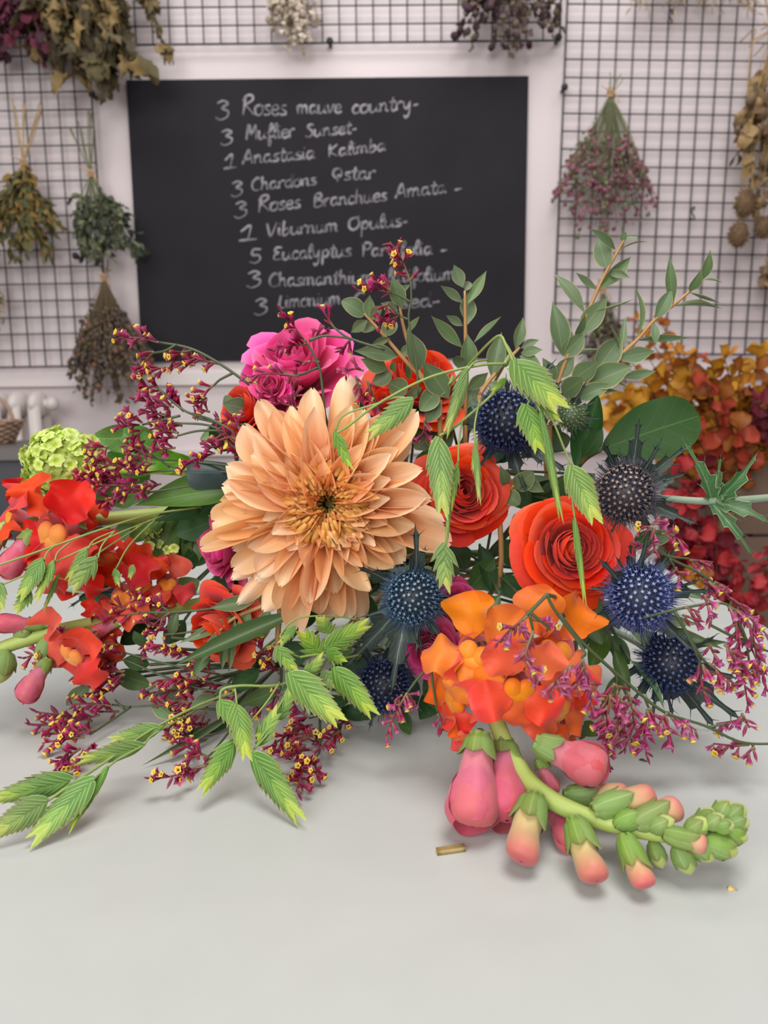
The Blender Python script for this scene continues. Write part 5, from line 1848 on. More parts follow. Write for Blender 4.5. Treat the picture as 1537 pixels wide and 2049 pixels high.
# ================================================================== eucalyptus
def euc(label, stems, leaves, dd, seed, root):
    rs = random.Random(seed)
    s0 = stems[0]
    d0 = dd(*s0[0])
    o = thing('eucalyptus_sprig', label, 'eucalyptus', W(s0[0][0], s0[0][1], d0), 'eucalyptus sprigs in the bouquet')
    b = MB()
    for s in stems:
        b.tube([W(p[0], p[1], dd(*p)) for p in s], [.0012, .001, .0006], 7, sm=5)
    stem_to_bind(b, W(root[0], root[1], dd(*root)), Vector((0, .2, -1)), .0013)
    wpart('stem', b, M_eust, o)
    for q in leaves:
        (bx, by), (tx, ty), w = q[:3]
        kind = q[3] if len(q) > 3 else ('oval' if w > 0.62 * math.hypot(bx - tx, by - ty) else 'lens')
        db = dd(bx, by)
        j = rs.uniform(-.014, .008) if w > 12 else rs.uniform(-.004, .004)
        nrm = TOCAM if w > 13 else jn(Vector((0, -.25, 1)), .3, rs)
        ww = w if w > 13 else w * 2.2
        leaf(o, (bx, by), (tx, ty), ww * 1.0, db, db + j, M_euc, kind, n=jn(nrm, .22, rs), bow=rs.choice((.04, .08, -.05)), cup=rs.choice((.12, .25)), seed=rs.randrange(2))
    return o


euc('tall eucalyptus sprig standing up at the upper right', [[(1090, 850), (1127, 735), (1150, 680), (1178, 620), (1205, 560), (1235, 505), (1250, 478)]],
    [((1232, 500), (1179, 457), 22), ((1214, 536), (1198, 481), 36), ((1245, 482), (1251, 464), 14), ((1248, 481), (1277, 473), 10), ((1239, 502), (1297, 484), 9), ((1196, 580), (1263, 513), 28), ((1216, 546), (1261, 556), 18), ((1195, 580), (1152, 545), 15),
     ((1170, 626), (1108, 547), 28), ((1180, 626), (1272, 597), 11), ((1157, 674), (1217, 592), 42), ((1150, 674), (1172, 628), 18), ((1126, 713), (1105, 602), 40), ((1148, 691), (1124, 651), 18), ((1126, 712), (1168, 670), 38), ((1135, 720), (1204, 699), 9), ((1112, 760), (1150, 712), 34), ((1108, 770), (1085, 715), 30)], lambda x, y: .392, 31, (1090, 850))
euc('long eucalyptus sprig leaning out to the right', [[(1100, 850), (1141, 798), (1172, 770), (1215, 735), (1237, 714), (1275, 680), (1310, 640), (1346, 612), (1380, 583), (1406, 560)]],
    [((1405, 561), (1422, 499), 21), ((1379, 583), (1405, 537), 22), ((1408, 560), (1447, 566), 8), ((1379, 585), (1443, 606), 10), ((1346, 613), (1340, 511), 10), ((1310, 642), (1345, 576), 28), ((1349, 613), (1446, 618), 10), ((1309, 645), (1312, 692), 17), ((1274, 681), (1384, 676), 15),
     ((1274, 678), (1271, 572), 6), ((1235, 717), (1311, 702), 32), ((1185, 750), (1246, 670), 48), ((1243, 707), (1250, 634), 14), ((1240, 704), (1218, 647), 11), ((1230, 733), (1214, 704), 22, 'oval'), ((1174, 772), (1268, 732), 54), ((1125, 790), (1167, 758), 42), ((1245, 756), (1315, 742), 22), ((1196, 756), (1260, 778), 10), ((1186, 795), (1240, 782), 12), ((1141, 764), (1200, 722), 42), ((1150, 800), (1228, 768), 36)], lambda x, y: .38, 32, (1100, 850))
euc('upright eucalyptus sprig in front of the middle of the blackboard', [[(931, 850), (932, 720), (931, 642), (930, 582)]],
    [((927, 576), (908, 529), 26), ((936, 608), (974, 541), 22), ((927, 606), (881, 571), 20), ((930, 582), (940, 564), 15), ((936, 650), (936, 584), 34), ((927, 652), (892, 631), 17), ((926, 696), (862, 631), 26), ((948, 686), (1004, 632), 9), ((936, 746), (935, 667), 34), ((935, 730), (905, 721), 26), ((930, 822), (959, 750), 32), ((932, 800), (900, 760), 30), ((936, 780), (978, 745), 26)], lambda x, y: .39, 33, (931, 850))
euc('leafy eucalyptus sprig covering the orange rose at the top', [[(880, 800), (862, 777), (810, 720), (768, 671), (729, 627)], [(862, 777), (841, 749), (820, 694), (807, 652), (798, 600)]],
    [((730, 631), (683, 602), 38), ((738, 637), (740, 589), 24), ((742, 640), (768, 610), 24), ((736, 640), (702, 666), 22), ((781, 676), (737, 695), 15), ((797, 714), (708, 702), 34), ((776, 740), (721, 718), 34), ((841, 746), (814, 658), 42), ((805, 618), (784, 552), 32), ((794, 592), (823, 568), 14), ((797, 622), (762, 606), 22), ((815, 668), (840, 632), 12),
     ((899, 798), (846, 722), 50), ((872, 782), (840, 822), 40), ((844, 776), (817, 798), 22), ((784, 746), (747, 768), 32), ((784, 742), (790, 724), 14), ((815, 785), (778, 766), 42), ((820, 760), (812, 728), 15), ((860, 790), (895, 765), 30), ((768, 672), (790, 640), 30), ((756, 655), (725, 660), 24), ((880, 800), (850, 850), 34), ((800, 712), (830, 690), 22)], lambda x, y: .358, 34, (880, 800))
euc('short eucalyptus sprig between blackboard corner and tall sprig', [[(960, 790), (979, 762), (1005, 733), (1034, 702), (1040, 695)]],
    [((1031, 699), (1047, 634), 24), ((1042, 697), (1080, 680), 17), ((1042, 707), (1087, 700), 22), ((984, 758), (1004, 664), 38), ((1012, 735), (1006, 706), 24), ((1039, 712), (1077, 720), 16), ((1015, 738), (1062, 745), 26), ((975, 765), (1010, 790), 26), ((1040, 712), (1085, 735), 26)], lambda x, y: .372, 35, (960, 790))
euc('eucalyptus sprig with grey green leaves under the dark thistle', [[(1000, 1000), (1035, 965), (1060, 950)]], [((1030, 978), (1068, 944), 40), ((1010, 985), (1040, 1010), 34), ((1040, 960), (1090, 985), 26), ((1015, 975), (1000, 930), 24)], lambda x, y: .352, 36, (1000, 1000))
euc('eucalyptus sprig with long leaves hanging below left of the chrysanthemum', [[(560, 1200), (520, 1215), (470, 1236), (440, 1262)]],
    [((470, 1236), (357, 1288), 24, 'lanc'), ((520, 1196), (419, 1217), 32), ((470, 1238), (458, 1350), 18, 'lanc'), ((452, 1272), (444, 1342), 20, 'lanc'), ((560, 1190), (612, 1262), 42), ((500, 1215), (480, 1290), 30), ((540, 1210), (520, 1290), 34), ((440, 1262), (400, 1330), 22, 'lanc')], lambda x, y: .33, 37, (560, 1200))

# ------------------------------------------------------------------ large leaves and leafy filler stems
g1 = thing('salal_stem', 'big round ended dark green leaf at the right behind the thistle', 'foliage', W(1150, 940, .365), 'leafy green stems in the bouquet')
leaf(g1, (1202, 900), (1400, 832), 118, .36, .352, M_salal, 'broad', n=CV(.1, .35, 1), bow=.06, cup=.1, wave=.05, nu=11, nv=20)
leaf(g1, (1152, 940), (1197, 790), 58, .368, .372, M_salal, 'ell', n=CV(-.4, .1, 1), bow=-.06, cup=.3, nu=9)
leaf(g1, (1165, 915), (1206, 858), 36, .36, .355, M_salal, 'ell')
b = MB()
b.tube([W(1202, 900, .36), W(1165, 925, .368), W(1120, 990, .385)], .0012, 6, sm=5)
stem_to_bind(b, W(1120, 990, .385), Vector((-.4, .4, -.6)), .0014)
wpart('stem', b, M_brown, g1)
g2 = thing('salal_stem', 'blue green leaf with blunt end left of the chrysanthemum', 'foliage', W(490, 955, .36), 'leafy green stems in the bouquet')
leaf(g2, (500, 955), (372, 946), 66, .352, .34, M_blue, 'strap', n=CV(0, .5, 1), bow=.08, cup=-.25, nu=9)
leaf(g2, (500, 975), (268, 1012), 76, .37, .355, M_mleaf, 'lanc', n=CV(0, .6, 1), bow=.05, cup=.2, nu=9)
leaf(g2, (480, 985), (300, 1045), 60, .375, .36, M_salal, 'lanc', n=CV(0, .3, 1), bow=.05, cup=.2, nu=9)
leaf(g2, (470, 800), (446, 810), 30, .35, .35, M_euc, 'ell')
leaf(g2, (505, 822), (446, 808), 40, .352, .345, M_euc, 'ell')
b = MB()
b.tube([W(500, 955, .352), W(540, 965, .38), W(600, 1000, .41)], .0014, 6, sm=5)
stem_to_bind(b, W(600, 1000, .41), Vector((.3, .8, -.3)), .0015)
wpart('stem', b, M_dstem, g2)
g3 = thing('long_green_blade', 'long dark green leaf blade lying over the statice at lower left', 'foliage', W(590, 1226, .325))
leaf(g3, (592, 1226), (348, 1332), 40, .325, .318, M_blade, 'lanc', n=CV(.2, .6, 1), bow=.03, cup=.15)
leaf(g3, (420, 1300), (385, 1355), 26, .33, .325, M_blade, 'lanc')
b = MB()
b.tube([W(592, 1226, .325), W(640, 1205, .345)], .001, 6)
stem_to_bind(b, W(640, 1205, .345), Vector((.2, 1, 0)), .0012)
wpart('stem', b, M_dstem, g3)


def sprig(label, pts, seed, mats, root, wl=(38, 62)):
    rs = random.Random(seed)
    o = thing('salal_stem', label, 'foliage', W(*root), 'leafy green stems in the bouquet')
    b = MB()
    stem_to_bind(b, W(*root), Vector((0, 1, 0)), .0015)
    for q in pts:
        bx, by, tx, ty, w, d0, d1 = q[:7]
        kind = q[7] if len(q) > 7 else 'ell'
        A = W(bx, by, min(d0, dt(bx, by, .004)))
        b.tube([A, A.lerp(W(*root), .5) + Vector((0, .006, 0)), W(*root)], .0008, 5, sm=3)
        leaf(o, (bx, by), (tx, ty), w, min(d0, dt(bx, by, .003)), min(d1, dt(tx, ty, .0015)), rs.choice(mats), kind, n=jn(CV(0, .4, 1), .35, rs), bow=rs.choice((.06, .1, -.04)), cup=.15, wave=.04, nu=9, seed=rs.randrange(2))
    wpart('stem', b, M_dstem, o)
    return o


sprig('dark leaves low in the middle between thistle and orange roses', [(960, 1090, 985, 1190, 40, .37, .35), (1000, 1080, 1060, 1140, 60, .37, .36), (990, 1120, 940, 1180, 52, .36, .35), (1010, 1150, 1040, 1200, 46, .355, .345), (1000, 1190, 955, 1262, 40, .33, .315), (1040, 1190, 1080, 1215, 40, .32, .31), (1060, 1030, 1020, 1080, 60, .37, .36), (1050, 1080, 1030, 1150, 60, .375, .365), (900, 1090, 930, 1140, 60, .37, .36), (1010, 960, 1060, 1020, 56, .38, .37), (1060, 1010, 1100, 960, 50, .38, .37), (1080, 1000, 1130, 950, 50, .38, .37), (880, 1120, 900, 1170, 60, .36, .35)], 51, [M_salal, M_salal, M_blade], (970, 1130, .39))
sprig('olive green leaf below the lowest orange rose beside the blue thistle', [(1165, 1180, 1205, 1290, 62, .33, .315, 'oval'), (1185, 1200, 1240, 1260, 50, .335, .32), (1150, 1200, 1170, 1300, 50, .34, .33), (1210, 1260, 1180, 1340, 44, .335, .32), (1210, 1270, 1260, 1330, 40, .34, .33), (1150, 1440, 1160, 1480, 40, .30, .28, 'oval'), (1160, 1450, 1200, 1472, 36, .30, .29)], 52, [M_mleaf, M_blade], (1160, 1190, .37))
sprig('dark leaves spreading on the table under the lower left sprays', [(460, 1430, 282, 1533, 16, .33, .30, 'lanc'), (330, 1400, 400, 1370, 40, .345, .34), (300, 1395, 352, 1440, 34, .34, .33), (230, 1350, 300, 1370, 44, .345, .34, 'oval'), (180, 1370, 132, 1412, 36, .345, .34), (300, 1330, 245, 1320, 34, .34, .335), (343, 1275, 356, 1222, 24, .335, .335), (300, 1295, 268, 1262, 34, .34, .335), (480, 1420, 400, 1470, 26, .335, .32), (560, 1380, 480, 1410, 36, .335, .325), (520, 1340, 460, 1390, 38, .335, .325), (430, 1390, 380, 1420, 30, .33, .32), (640, 1350, 560, 1390, 44, .34, .33), (700, 1400, 620, 1430, 40, .335, .325), (420, 1460, 370, 1480, 24, .32, .31)], 53, [M_blade, M_salal, M_euc], (560, 1330, .365))
sprig('dark leaves at the base of the bouquet around the shaded thistle', [(740, 1300, 690, 1370, 54, .345, .335), (720, 1330, 640, 1380, 54, .345, .335), (800, 1340, 830, 1420, 54, .34, .33), (850, 1350, 900, 1430, 56, .335, .325), (760, 1400, 720, 1440, 40, .33, .322), (800, 1420, 822, 1470, 34, .33, .32), (700, 1280, 660, 1330, 56, .35, .34), (880, 1370, 840, 1440, 50, .335, .328), (680, 1420, 745, 1435, 36, .335, .33), (620, 1290, 560, 1330, 54, .345, .34), (900, 1300, 930, 1370, 56, .34, .33), (950, 1230, 900, 1280, 56, .35, .34), (840, 1240, 790, 1300, 54, .345, .34)], 54, [M_salal, M_blade], (780, 1310, .38))
sprig('dark leaves behind the orange roses at the top of the bouquet', [(900, 830, 870, 760, 56, .40, .39), (860, 850, 900, 900, 60, .39, .38), (880, 860, 830, 900, 60, .395, .385), (930, 860, 960, 800, 56, .40, .39), (980, 900, 1040, 900, 56, .39, .38), (1000, 880, 960, 930, 56, .39, .38), (1080, 900, 1120, 850, 50, .395, .39), (780, 830, 740, 800, 60, .39, .38), (850, 800, 800, 840, 60, .395, .385), (1060, 950, 1100, 1000, 56, .385, .375), (1130, 900, 1100, 860, 46, .39, .38), (1110, 960, 1150, 1000, 46, .385, .375), (700, 830, 740, 780, 56, .40, .39), (950, 790, 985, 840, 46, .39, .38), (850, 900, 870, 940, 60, .385, .375), (1190, 950, 1150, 990, 50, .375, .365)], 55, [M_salal, M_blade, M_euc], (930, 940, .42))
sprig('dark leaves at the left of the bouquet behind magenta rose and snapdragons', [(430, 1040, 350, 1070, 70, .39, .38), (420, 1080, 360, 1130, 64, .39, .38), (470, 1160, 400, 1200, 54, .37, .36), (480, 1130, 440, 1190, 60, .36, .35), (380, 1100, 310, 1080, 60, .40, .39), (400, 1160, 330, 1200, 54, .38, .37), (300, 1060, 220, 1075, 50, .41, .40), (330, 1220, 270, 1260, 46, .37, .36), (300, 1250, 240, 1290, 46, .36, .35), (470, 900, 420, 850, 54, .395, .385), (500, 880, 470, 830, 54, .395, .385), (470, 870, 400, 880, 50, .40, .39), (370, 1240, 330, 1290, 46, .36, .35), (160, 1200, 240, 1195, 26, .42, .42), (500, 1270, 450, 1330, 54, .36, .35)], 56, [M_mleaf, M_salal, M_salal], (480, 1080, .42))
sprig('narrow dark leaves at the lower right under the statice sprays', [(1230, 1300, 1260, 1410, 30, .32, .305, 'lanc'), (1260, 1320, 1330, 1420, 26, .32, .30, 'lanc'), (1300, 1240, 1400, 1250, 30, .325, .31, 'lanc'), (1310, 1260, 1450, 1300, 24, .325, .31, 'lanc'), (1330, 1170, 1420, 1200, 24, .33, .32, 'lanc'), (1260, 1260, 1340, 1300, 34, .33, .32), (1340, 1290, 1460, 1285, 24, .325, .31, 'lanc'), (1240, 1350, 1200, 1420, 30, .315, .30), (1280, 1080, 1352, 1068, 34, .335, .325), (1270, 1100, 1300, 1060, 30, .335, .325)], 57, [M_blade, M_thl, M_euc], (1220, 1240, .36))
# ================================================================== statice
def dA(x, y):
    return 0.332 if x < 330 else 0.328


statice('wine red statice arching furthest left above the lime flower ball',
        [[(500, 770), (440, 728), (380, 697), (312, 684)], [(352, 690), (330, 702), (308, 706)], [(465, 747), (440, 760), (427, 772)], [(385, 700), (365, 705)]],
        [[(318, 685), (280, 676), (240, 677)], [(308, 703), (292, 722), (283, 752), (274, 785)], [(330, 735), (305, 738), (280, 733)], [(368, 702), (352, 718), (338, 738)], [(440, 728), (410, 722), (376, 711)], [(390, 730), (345, 727)], [(427, 770), (408, 788), (384, 802)], [(414, 796), (398, 806), (386, 814)], [(420, 824), (394, 817)]],
        dA, 1, root_stem=(560, 830), yel=.27)
statice('wine red statice in front of the wall, left of the chrysanthemum top',
        [[(505, 890), (430, 843), (370, 822), (312, 774)], [(500, 905), (430, 855), (350, 846)], [(470, 862), (400, 862), (355, 872)], [(360, 832), (285, 850)], [(430, 845), (385, 835)], [(500, 850), (465, 850)], [(490, 940), (480, 895)], [(500, 920), (450, 880)]],
        [[(368, 823), (340, 796), (312, 775), (298, 774)], [(347, 814), (300, 804), (266, 800)], [(332, 832), (290, 821)], [(285, 846), (268, 836), (250, 828)], [(279, 850), (231, 852)], [(285, 860), (272, 873), (263, 888)], [(365, 852), (330, 842), (306, 838)], [(357, 866), (308, 857)], [(354, 875), (305, 877)],
         [(350, 896), (314, 901)], [(472, 850), (450, 842), (430, 838)], [(472, 869), (449, 855)], [(485, 891), (450, 890), (420, 897), (400, 921)], [(490, 912), (468, 904)], [(480, 860), (470, 838)], [(475, 880), (440, 868)], [(430, 906), (395, 918), (360, 938)]],
        dA, 2, root_stem=(560, 900), dens=1.25, yel=.27)
statice('wine red statice spray overlapping the lime green flower ball',
        [[(480, 935), (400, 925), (320, 918), (270, 905)], [(470, 945), (340, 942), (250, 950)], [(440, 960), (380, 972), (300, 985)], [(340, 935), (300, 905), (266, 880)], [(380, 950), (325, 925)]],
        [[(217, 894), (195, 894), (173, 896)], [(211, 924), (190, 918), (176, 914)], [(293, 908), (270, 898), (252, 893)], [(310, 927), (280, 922), (258, 916)], [(278, 938), (230, 932), (187, 925)], [(240, 953), (190, 955), (146, 960)], [(249, 962), (210, 952), (170, 946)], [(322, 968), (298, 974), (272, 986)], [(258, 985), (230, 994), (202, 1008)],
         [(243, 970), (205, 972), (173, 977)], [(307, 970), (265, 982), (225, 998)], [(266, 865), (262, 887)], [(230, 940), (200, 940)], [(300, 945), (255, 945)], [(280, 960), (240, 975)], [(290, 880), (270, 905)]],
        lambda x, y: .345, 3, root_stem=(520, 960), dens=1.3, yel=.27)
statice('dark statice stems rising in front of the large pink rose',
        [[(650, 830), (645, 775), (637, 730), (613, 684)], [(637, 735), (600, 750), (560, 750)], [(640, 725), (625, 722)], [(770, 700), (700, 677), (668, 655)], [(619, 682), (650, 672), (700, 677)], [(760, 830), (735, 760)], [(650, 830), (600, 812)]],
        [[(613, 684), (595, 662), (580, 640), (560, 620)], [(613, 688), (580, 692), (546, 703)], [(619, 680), (635, 672), (655, 667)], [(668, 655), (655, 635), (642, 615)], [(704, 676), (692, 690), (680, 706)], [(621, 723), (605, 727), (592, 737)], [(598, 752), (540, 747), (486, 755)], [(590, 800), (586, 782), (580, 760)], [(598, 815), (560, 806), (520, 792)], [(728, 741), (708, 738), (689, 747)],
         [(735, 760), (742, 790), (746, 822)], [(722, 770), (708, 785), (700, 805)], [(712, 752), (722, 790), (730, 815)], [(600, 820), (580, 812)]],
        lambda x, y: .327, 4, root_stem=(650, 830), dens=.85, yel=.2)
statice('statice sprig topping the bouquet against the blackboard',
        [[(838, 790), (832, 720), (818, 640), (823, 600), (822, 564)], [(822, 605), (800, 592), (784, 586)], [(818, 640), (800, 632)], [(800, 632), (776, 606)]],
        [[(822, 566), (806, 525), (792, 500), (780, 484)], [(784, 586), (750, 580), (716, 583)], [(783, 582), (752, 562)], [(776, 606), (771, 628)], [(800, 632), (780, 640), (757, 648)], [(850, 838), (848, 862), (838, 880)]],
        lambda x, y: .348, 5, root_stem=(838, 790), yel=.32, fl=.0056)


def dL(x, y):
    return min(.334, dt(x, y, .006 + .012 * (1450 - min(1450, y)) / 150))


statice('statice spray over the lower left snapdragon, uppermost of the left table sprays',
        [[(480, 1205), (420, 1218), (340, 1225), (279, 1225)], [(340, 1225), (320, 1210)], [(470, 1230), (390, 1262), (329, 1270)], [(245, 1309), (180, 1300), (100, 1312)], [(440, 1350), (340, 1330), (245, 1305)], [(150, 1290), (200, 1300)]],
        [[(340, 1214), (300, 1206), (261, 1197)], [(279, 1226), (240, 1232), (198, 1239)], [(263, 1220), (219, 1208)], [(340, 1226), (322, 1238), (306, 1252)], [(329, 1248), (300, 1280), (279, 1313)], [(150, 1294), (125, 1272), (104, 1250)], [(100, 1312), (70, 1310), (47, 1318)], [(90, 1325), (68, 1360), (50, 1402)], [(70, 1325), (100, 1340)], [(237, 1291), (195, 1284), (155, 1282)],
         [(245, 1309), (205, 1302), (169, 1302)], [(245, 1320), (215, 1326), (184, 1336)], [(370, 1312), (348, 1302), (327, 1292)], [(395, 1312), (370, 1306), (350, 1300)], [(300, 1255), (285, 1240)], [(360, 1250), (335, 1268)], [(330, 1290), (300, 1305)]],
        dL, 6, root_stem=(480, 1205), yel=.42, fl=.0054)
statice('statice spray reaching furthest down left on the table',
        [[(480, 1385), (400, 1378), (320, 1350), (250, 1320)], [(440, 1420), (330, 1412), (262, 1414), (224, 1410)], [(262, 1414), (225, 1440), (180, 1470)], [(330, 1360), (290, 1385)], [(250, 1420), (230, 1400)]],
        [[(250, 1343), (200, 1346), (148, 1352)], [(248, 1364), (205, 1366), (161, 1371)], [(227, 1380), (200, 1384), (171, 1389)], [(224, 1412), (180, 1408), (142, 1410)], [(238, 1424), (205, 1424)], [(184, 1443), (130, 1432), (71, 1425)], [(169, 1459), (110, 1452), (55, 1450)], [(169, 1475), (125, 1480), (84, 1487)], [(160, 1498), (130, 1520), (105, 1545)], [(184, 1490), (165, 1512), (146, 1530)], [(190, 1460), (150, 1470)],
         [(250, 1350), (215, 1360)], [(200, 1430), (165, 1440)], [(150, 1470), (100, 1468)], [(140, 1500), (118, 1525)]],
        dL, 7, root_stem=(480, 1385), yel=.44, fl=.0056)
statice('statice spray on the table in the middle of the lower left group',
        [[(520, 1370), (470, 1372), (398, 1360), (330, 1360)], [(540, 1400), (470, 1415), (420, 1420)], [(470, 1450), (430, 1500), (412, 1520)], [(560, 1350), (552, 1335)]],
        [[(400, 1359), (355, 1358), (313, 1362)], [(395, 1380), (340, 1382), (285, 1389)], [(395, 1404), (350, 1406), (311, 1412)], [(395, 1417), (360, 1438), (329, 1466)], [(370, 1460), (340, 1475)], [(448, 1370), (400, 1374), (356, 1388)], [(414, 1426), (385, 1434), (353, 1450)], [(418, 1516), (385, 1500), (356, 1487)], [(412, 1532), (380, 1540), (345, 1553), (300, 1559)], [(400, 1510), (365, 1525)], [(380, 1420), (345, 1430)], [(430, 1345), (400, 1340), (375, 1342)], [(550, 1332), (530, 1306), (509, 1287)], [(440, 1400), (410, 1402)], [(420, 1440), (370, 1470), (340, 1475)], [(480, 1385), (460, 1400)]],
        dL, 8, root_stem=(560, 1340), yel=.42, fl=.0054)
statice('statice spray hanging onto the table below the chrysanthemum',
        [[(640, 1370), (600, 1380), (568, 1387)], [(690, 1430), (650, 1430), (620, 1437)], [(640, 1440), (640, 1500), (625, 1520)], [(690, 1440), (665, 1470)]],
        [[(568, 1387), (535, 1402), (501, 1422)], [(619, 1437), (598, 1424), (579, 1411)], [(602, 1440), (575, 1470), (535, 1497)], [(630, 1480), (600, 1470), (580, 1460)], [(625, 1500), (590, 1503), (545, 1505)], [(619, 1513), (605, 1545), (593, 1584)], [(630, 1524), (634, 1550)], [(680, 1462), (660, 1478), (641, 1497)], [(625, 1450), (600, 1455)], [(610, 1490), (580, 1520)], [(610, 1530), (600, 1550)], [(640, 1465), (625, 1490)], [(560, 1345), (535, 1330)], [(700, 1440), (670, 1455)]],
        dL, 9, root_stem=(690, 1390), yel=.38, fl=.0056)
statice('small drooping statice sprig in front of the shaded magenta rose',
        [[(895, 1280), (870, 1320), (838, 1355), (815, 1386)], [(862, 1330), (868, 1380), (876, 1428)], [(895, 1280), (890, 1290)]],
        [[(888, 1289), (878, 1305), (872, 1322)], [(888, 1289), (900, 1318), (904, 1346)], [(815, 1386), (800, 1412), (788, 1436), (771, 1476)], [(816, 1388), (826, 1400), (832, 1405)], [(876, 1428), (884, 1445), (888, 1462)], [(805, 1390), (790, 1405)]],
        lambda x, y: min(.282, dt(x, y, .004)), 10, root_stem=(895, 1280), pale=True, yel=.25)


def dR(x, y):
    return min(.292, dt(x, y, .012))


statice('pale statice sprigs drooping over the orange snapdragon flowers',
        [[(1095, 1190), (1060, 1225), (1040, 1245), (1000, 1285)], [(1060, 1225), (1085, 1245), (1100, 1258)], [(1095, 1190), (1110, 1220), (1168, 1300), (1165, 1315)], [(1060, 1230), (1067, 1262)]],
        [[(1055, 1233), (1022, 1260), (993, 1290)], [(1067, 1239), (1085, 1245), (1102, 1260)], [(1067, 1263), (1052, 1308), (1060, 1338), (1076, 1362)], [(1146, 1329), (1120, 1352), (1096, 1386)], [(1166, 1318), (1178, 1370), (1187, 1437)], [(1168, 1320), (1160, 1350), (1152, 1380)], [(1040, 1250), (1060, 1270)]],
        lambda x, y: .238 if y > 1300 else .246, 11, pale=True, yel=.22, root_stem=(1095, 1190))
statice('pale statice spray hanging in front along the lower right stem',
        [[(1120, 1230), (1170, 1290), (1262, 1372), (1330, 1425), (1410, 1452), (1480, 1484), (1545, 1488), (1600, 1480)], [(1170, 1290), (1228, 1345), (1235, 1367)], [(1290, 1395), (1298, 1416)], [(1335, 1425), (1340, 1430)], [(1420, 1455), (1455, 1447)], [(1505, 1488), (1510, 1500)]],
        [[(1230, 1367), (1207, 1423), (1212, 1480), (1222, 1545)], [(1232, 1367), (1245, 1420), (1250, 1475)], [(1222, 1390), (1215, 1450), (1230, 1500)], [(1258, 1384), (1268, 1445), (1249, 1502)], [(1240, 1390), (1235, 1440), (1240, 1490)], [(1304, 1416), (1278, 1460), (1262, 1480)], [(1296, 1420), (1290, 1470), (1294, 1514)], [(1335, 1426), (1325, 1440), (1314, 1458)], [(1335, 1429), (1362, 1442), (1393, 1461)], [(1330, 1436), (1338, 1465), (1348, 1495)], [(1488, 1440), (1460, 1445), (1434, 1448)], [(1485, 1428), (1500, 1456)], [(1499, 1490), (1465, 1492), (1428, 1488)], [(1510, 1495), (1490, 1512)], [(1300, 1425), (1310, 1440)]],
        lambda x, y: min(.272, dt(x, y, .006)), 12, pale=True, yel=.26, root_stem=(1120, 1230), fl=.0054)
statice('pale statice spray at the far right beside the blue thistles',
        [[(1290, 1235), (1350, 1220), (1420, 1208), (1460, 1212), (1500, 1250)], [(1350, 1222), (1390, 1300), (1405, 1335)], [(1350, 1222), (1400, 1310), (1418, 1330)], [(1460, 1212), (1490, 1270), (1500, 1330)], [(1420, 1250), (1500, 1290), (1560, 1310)]],
        [[(1418, 1327), (1440, 1345), (1472, 1372)], [(1400, 1327), (1404, 1365), (1413, 1407)], [(1405, 1330), (1425, 1350)], [(1457, 1213), (1500, 1236), (1536, 1272)], [(1470, 1228), (1480, 1300), (1497, 1412)], [(1501, 1249), (1515, 1310), (1536, 1384)], [(1470, 1235), (1500, 1290), (1520, 1330)], [(1366, 1231), (1382, 1236), (1400, 1245)], [(1420, 1290), (1432, 1315)], [(1450, 1290), (1490, 1330)], [(1460, 1300), (1500, 1360)], [(1480, 1320), (1530, 1350)], [(1370, 1215), (1400, 1225)], [(1410, 1190), (1425, 1240)]],
        lambda x, y: .282, 13, pale=True, yel=.24, root_stem=(1290, 1235), fl=.0054)
statice('thin statice stem rising right of the orange rose before red foliage',
        [[(1270, 1140), (1310, 1102), (1350, 1122), (1420, 1160), (1505, 1240)], [(1310, 1104), (1345, 1114), (1380, 1118)], [(1290, 1118), (1300, 1080), (1309, 1056)], [(1312, 1064), (1325, 1068)], [(1340, 1118), (1350, 1135)]],
        [[(1306, 1056), (1292, 1054), (1278, 1060)], [(1309, 1056), (1310, 1078), (1309, 1107)], [(1324, 1067), (1345, 1074), (1367, 1083)], [(1305, 1050), (1318, 1038)], [(1379, 1121), (1402, 1122), (1427, 1125)], [(1418, 1164), (1460, 1195), (1508, 1242)], [(1430, 1165), (1450, 1172)], [(1352, 1135), (1364, 1160)], [(1480, 1215), (1500, 1225)], [(1270, 1120), (1268, 1090)], [(1400, 1155), (1430, 1190)]],
        lambda x, y: .296, 14, pale=True, yel=.2, root_stem=(1270, 1140), fl=.0052)

# ================================================================== sea oats
oats('sea oat stem arching left over the top of the chrysanthemum',
     [[(1010, 728, .30), (960, 731, .296), (860, 755, .29), (760, 806, .283), (700, 850, .28), (672, 868, .28)], [(770, 800, .284), (800, 795, .285), (828, 800, .284)], [(760, 806, .283), (690, 830, .28), (671, 862, .28)]],
     [((671, 862), (704, 946), 32, .28, .276), ((828, 800), (731, 877), 58, .284, .278)], 1, root=(1010, 728, .30))
oats('large sea oat stem nodding down over the dark thistle',
     [[(900, 770, .33), (935, 733, .31), (975, 690, .295), (1000, 672, .288), (1012, 690, .284), (1027, 724, .28)], [(1000, 672, .288), (1020, 700, .283), (1060, 780, .276), (1055, 812, .274)], [(1060, 780, .276), (1082, 824, .272)], [(1060, 780, .276), (1100, 830, .275), (1130, 900, .274), (1143, 931, .273)], [(1145, 1000, .272), (1150, 1035, .271)]],
     [((1027, 722), (1132, 826), 84, .28, .268), ((1050, 808), (1083, 912), 62, .274, .268), ((1082, 824), (1125, 1050), 22, .272, .266), ((1141, 930), (1198, 1053), 64, .273, .266), ((1149, 1036), (1172, 1216), 20, .271, .264), ((1075, 790), (1120, 850), 44, .28, .276)], 2, root=(900, 770, .33))
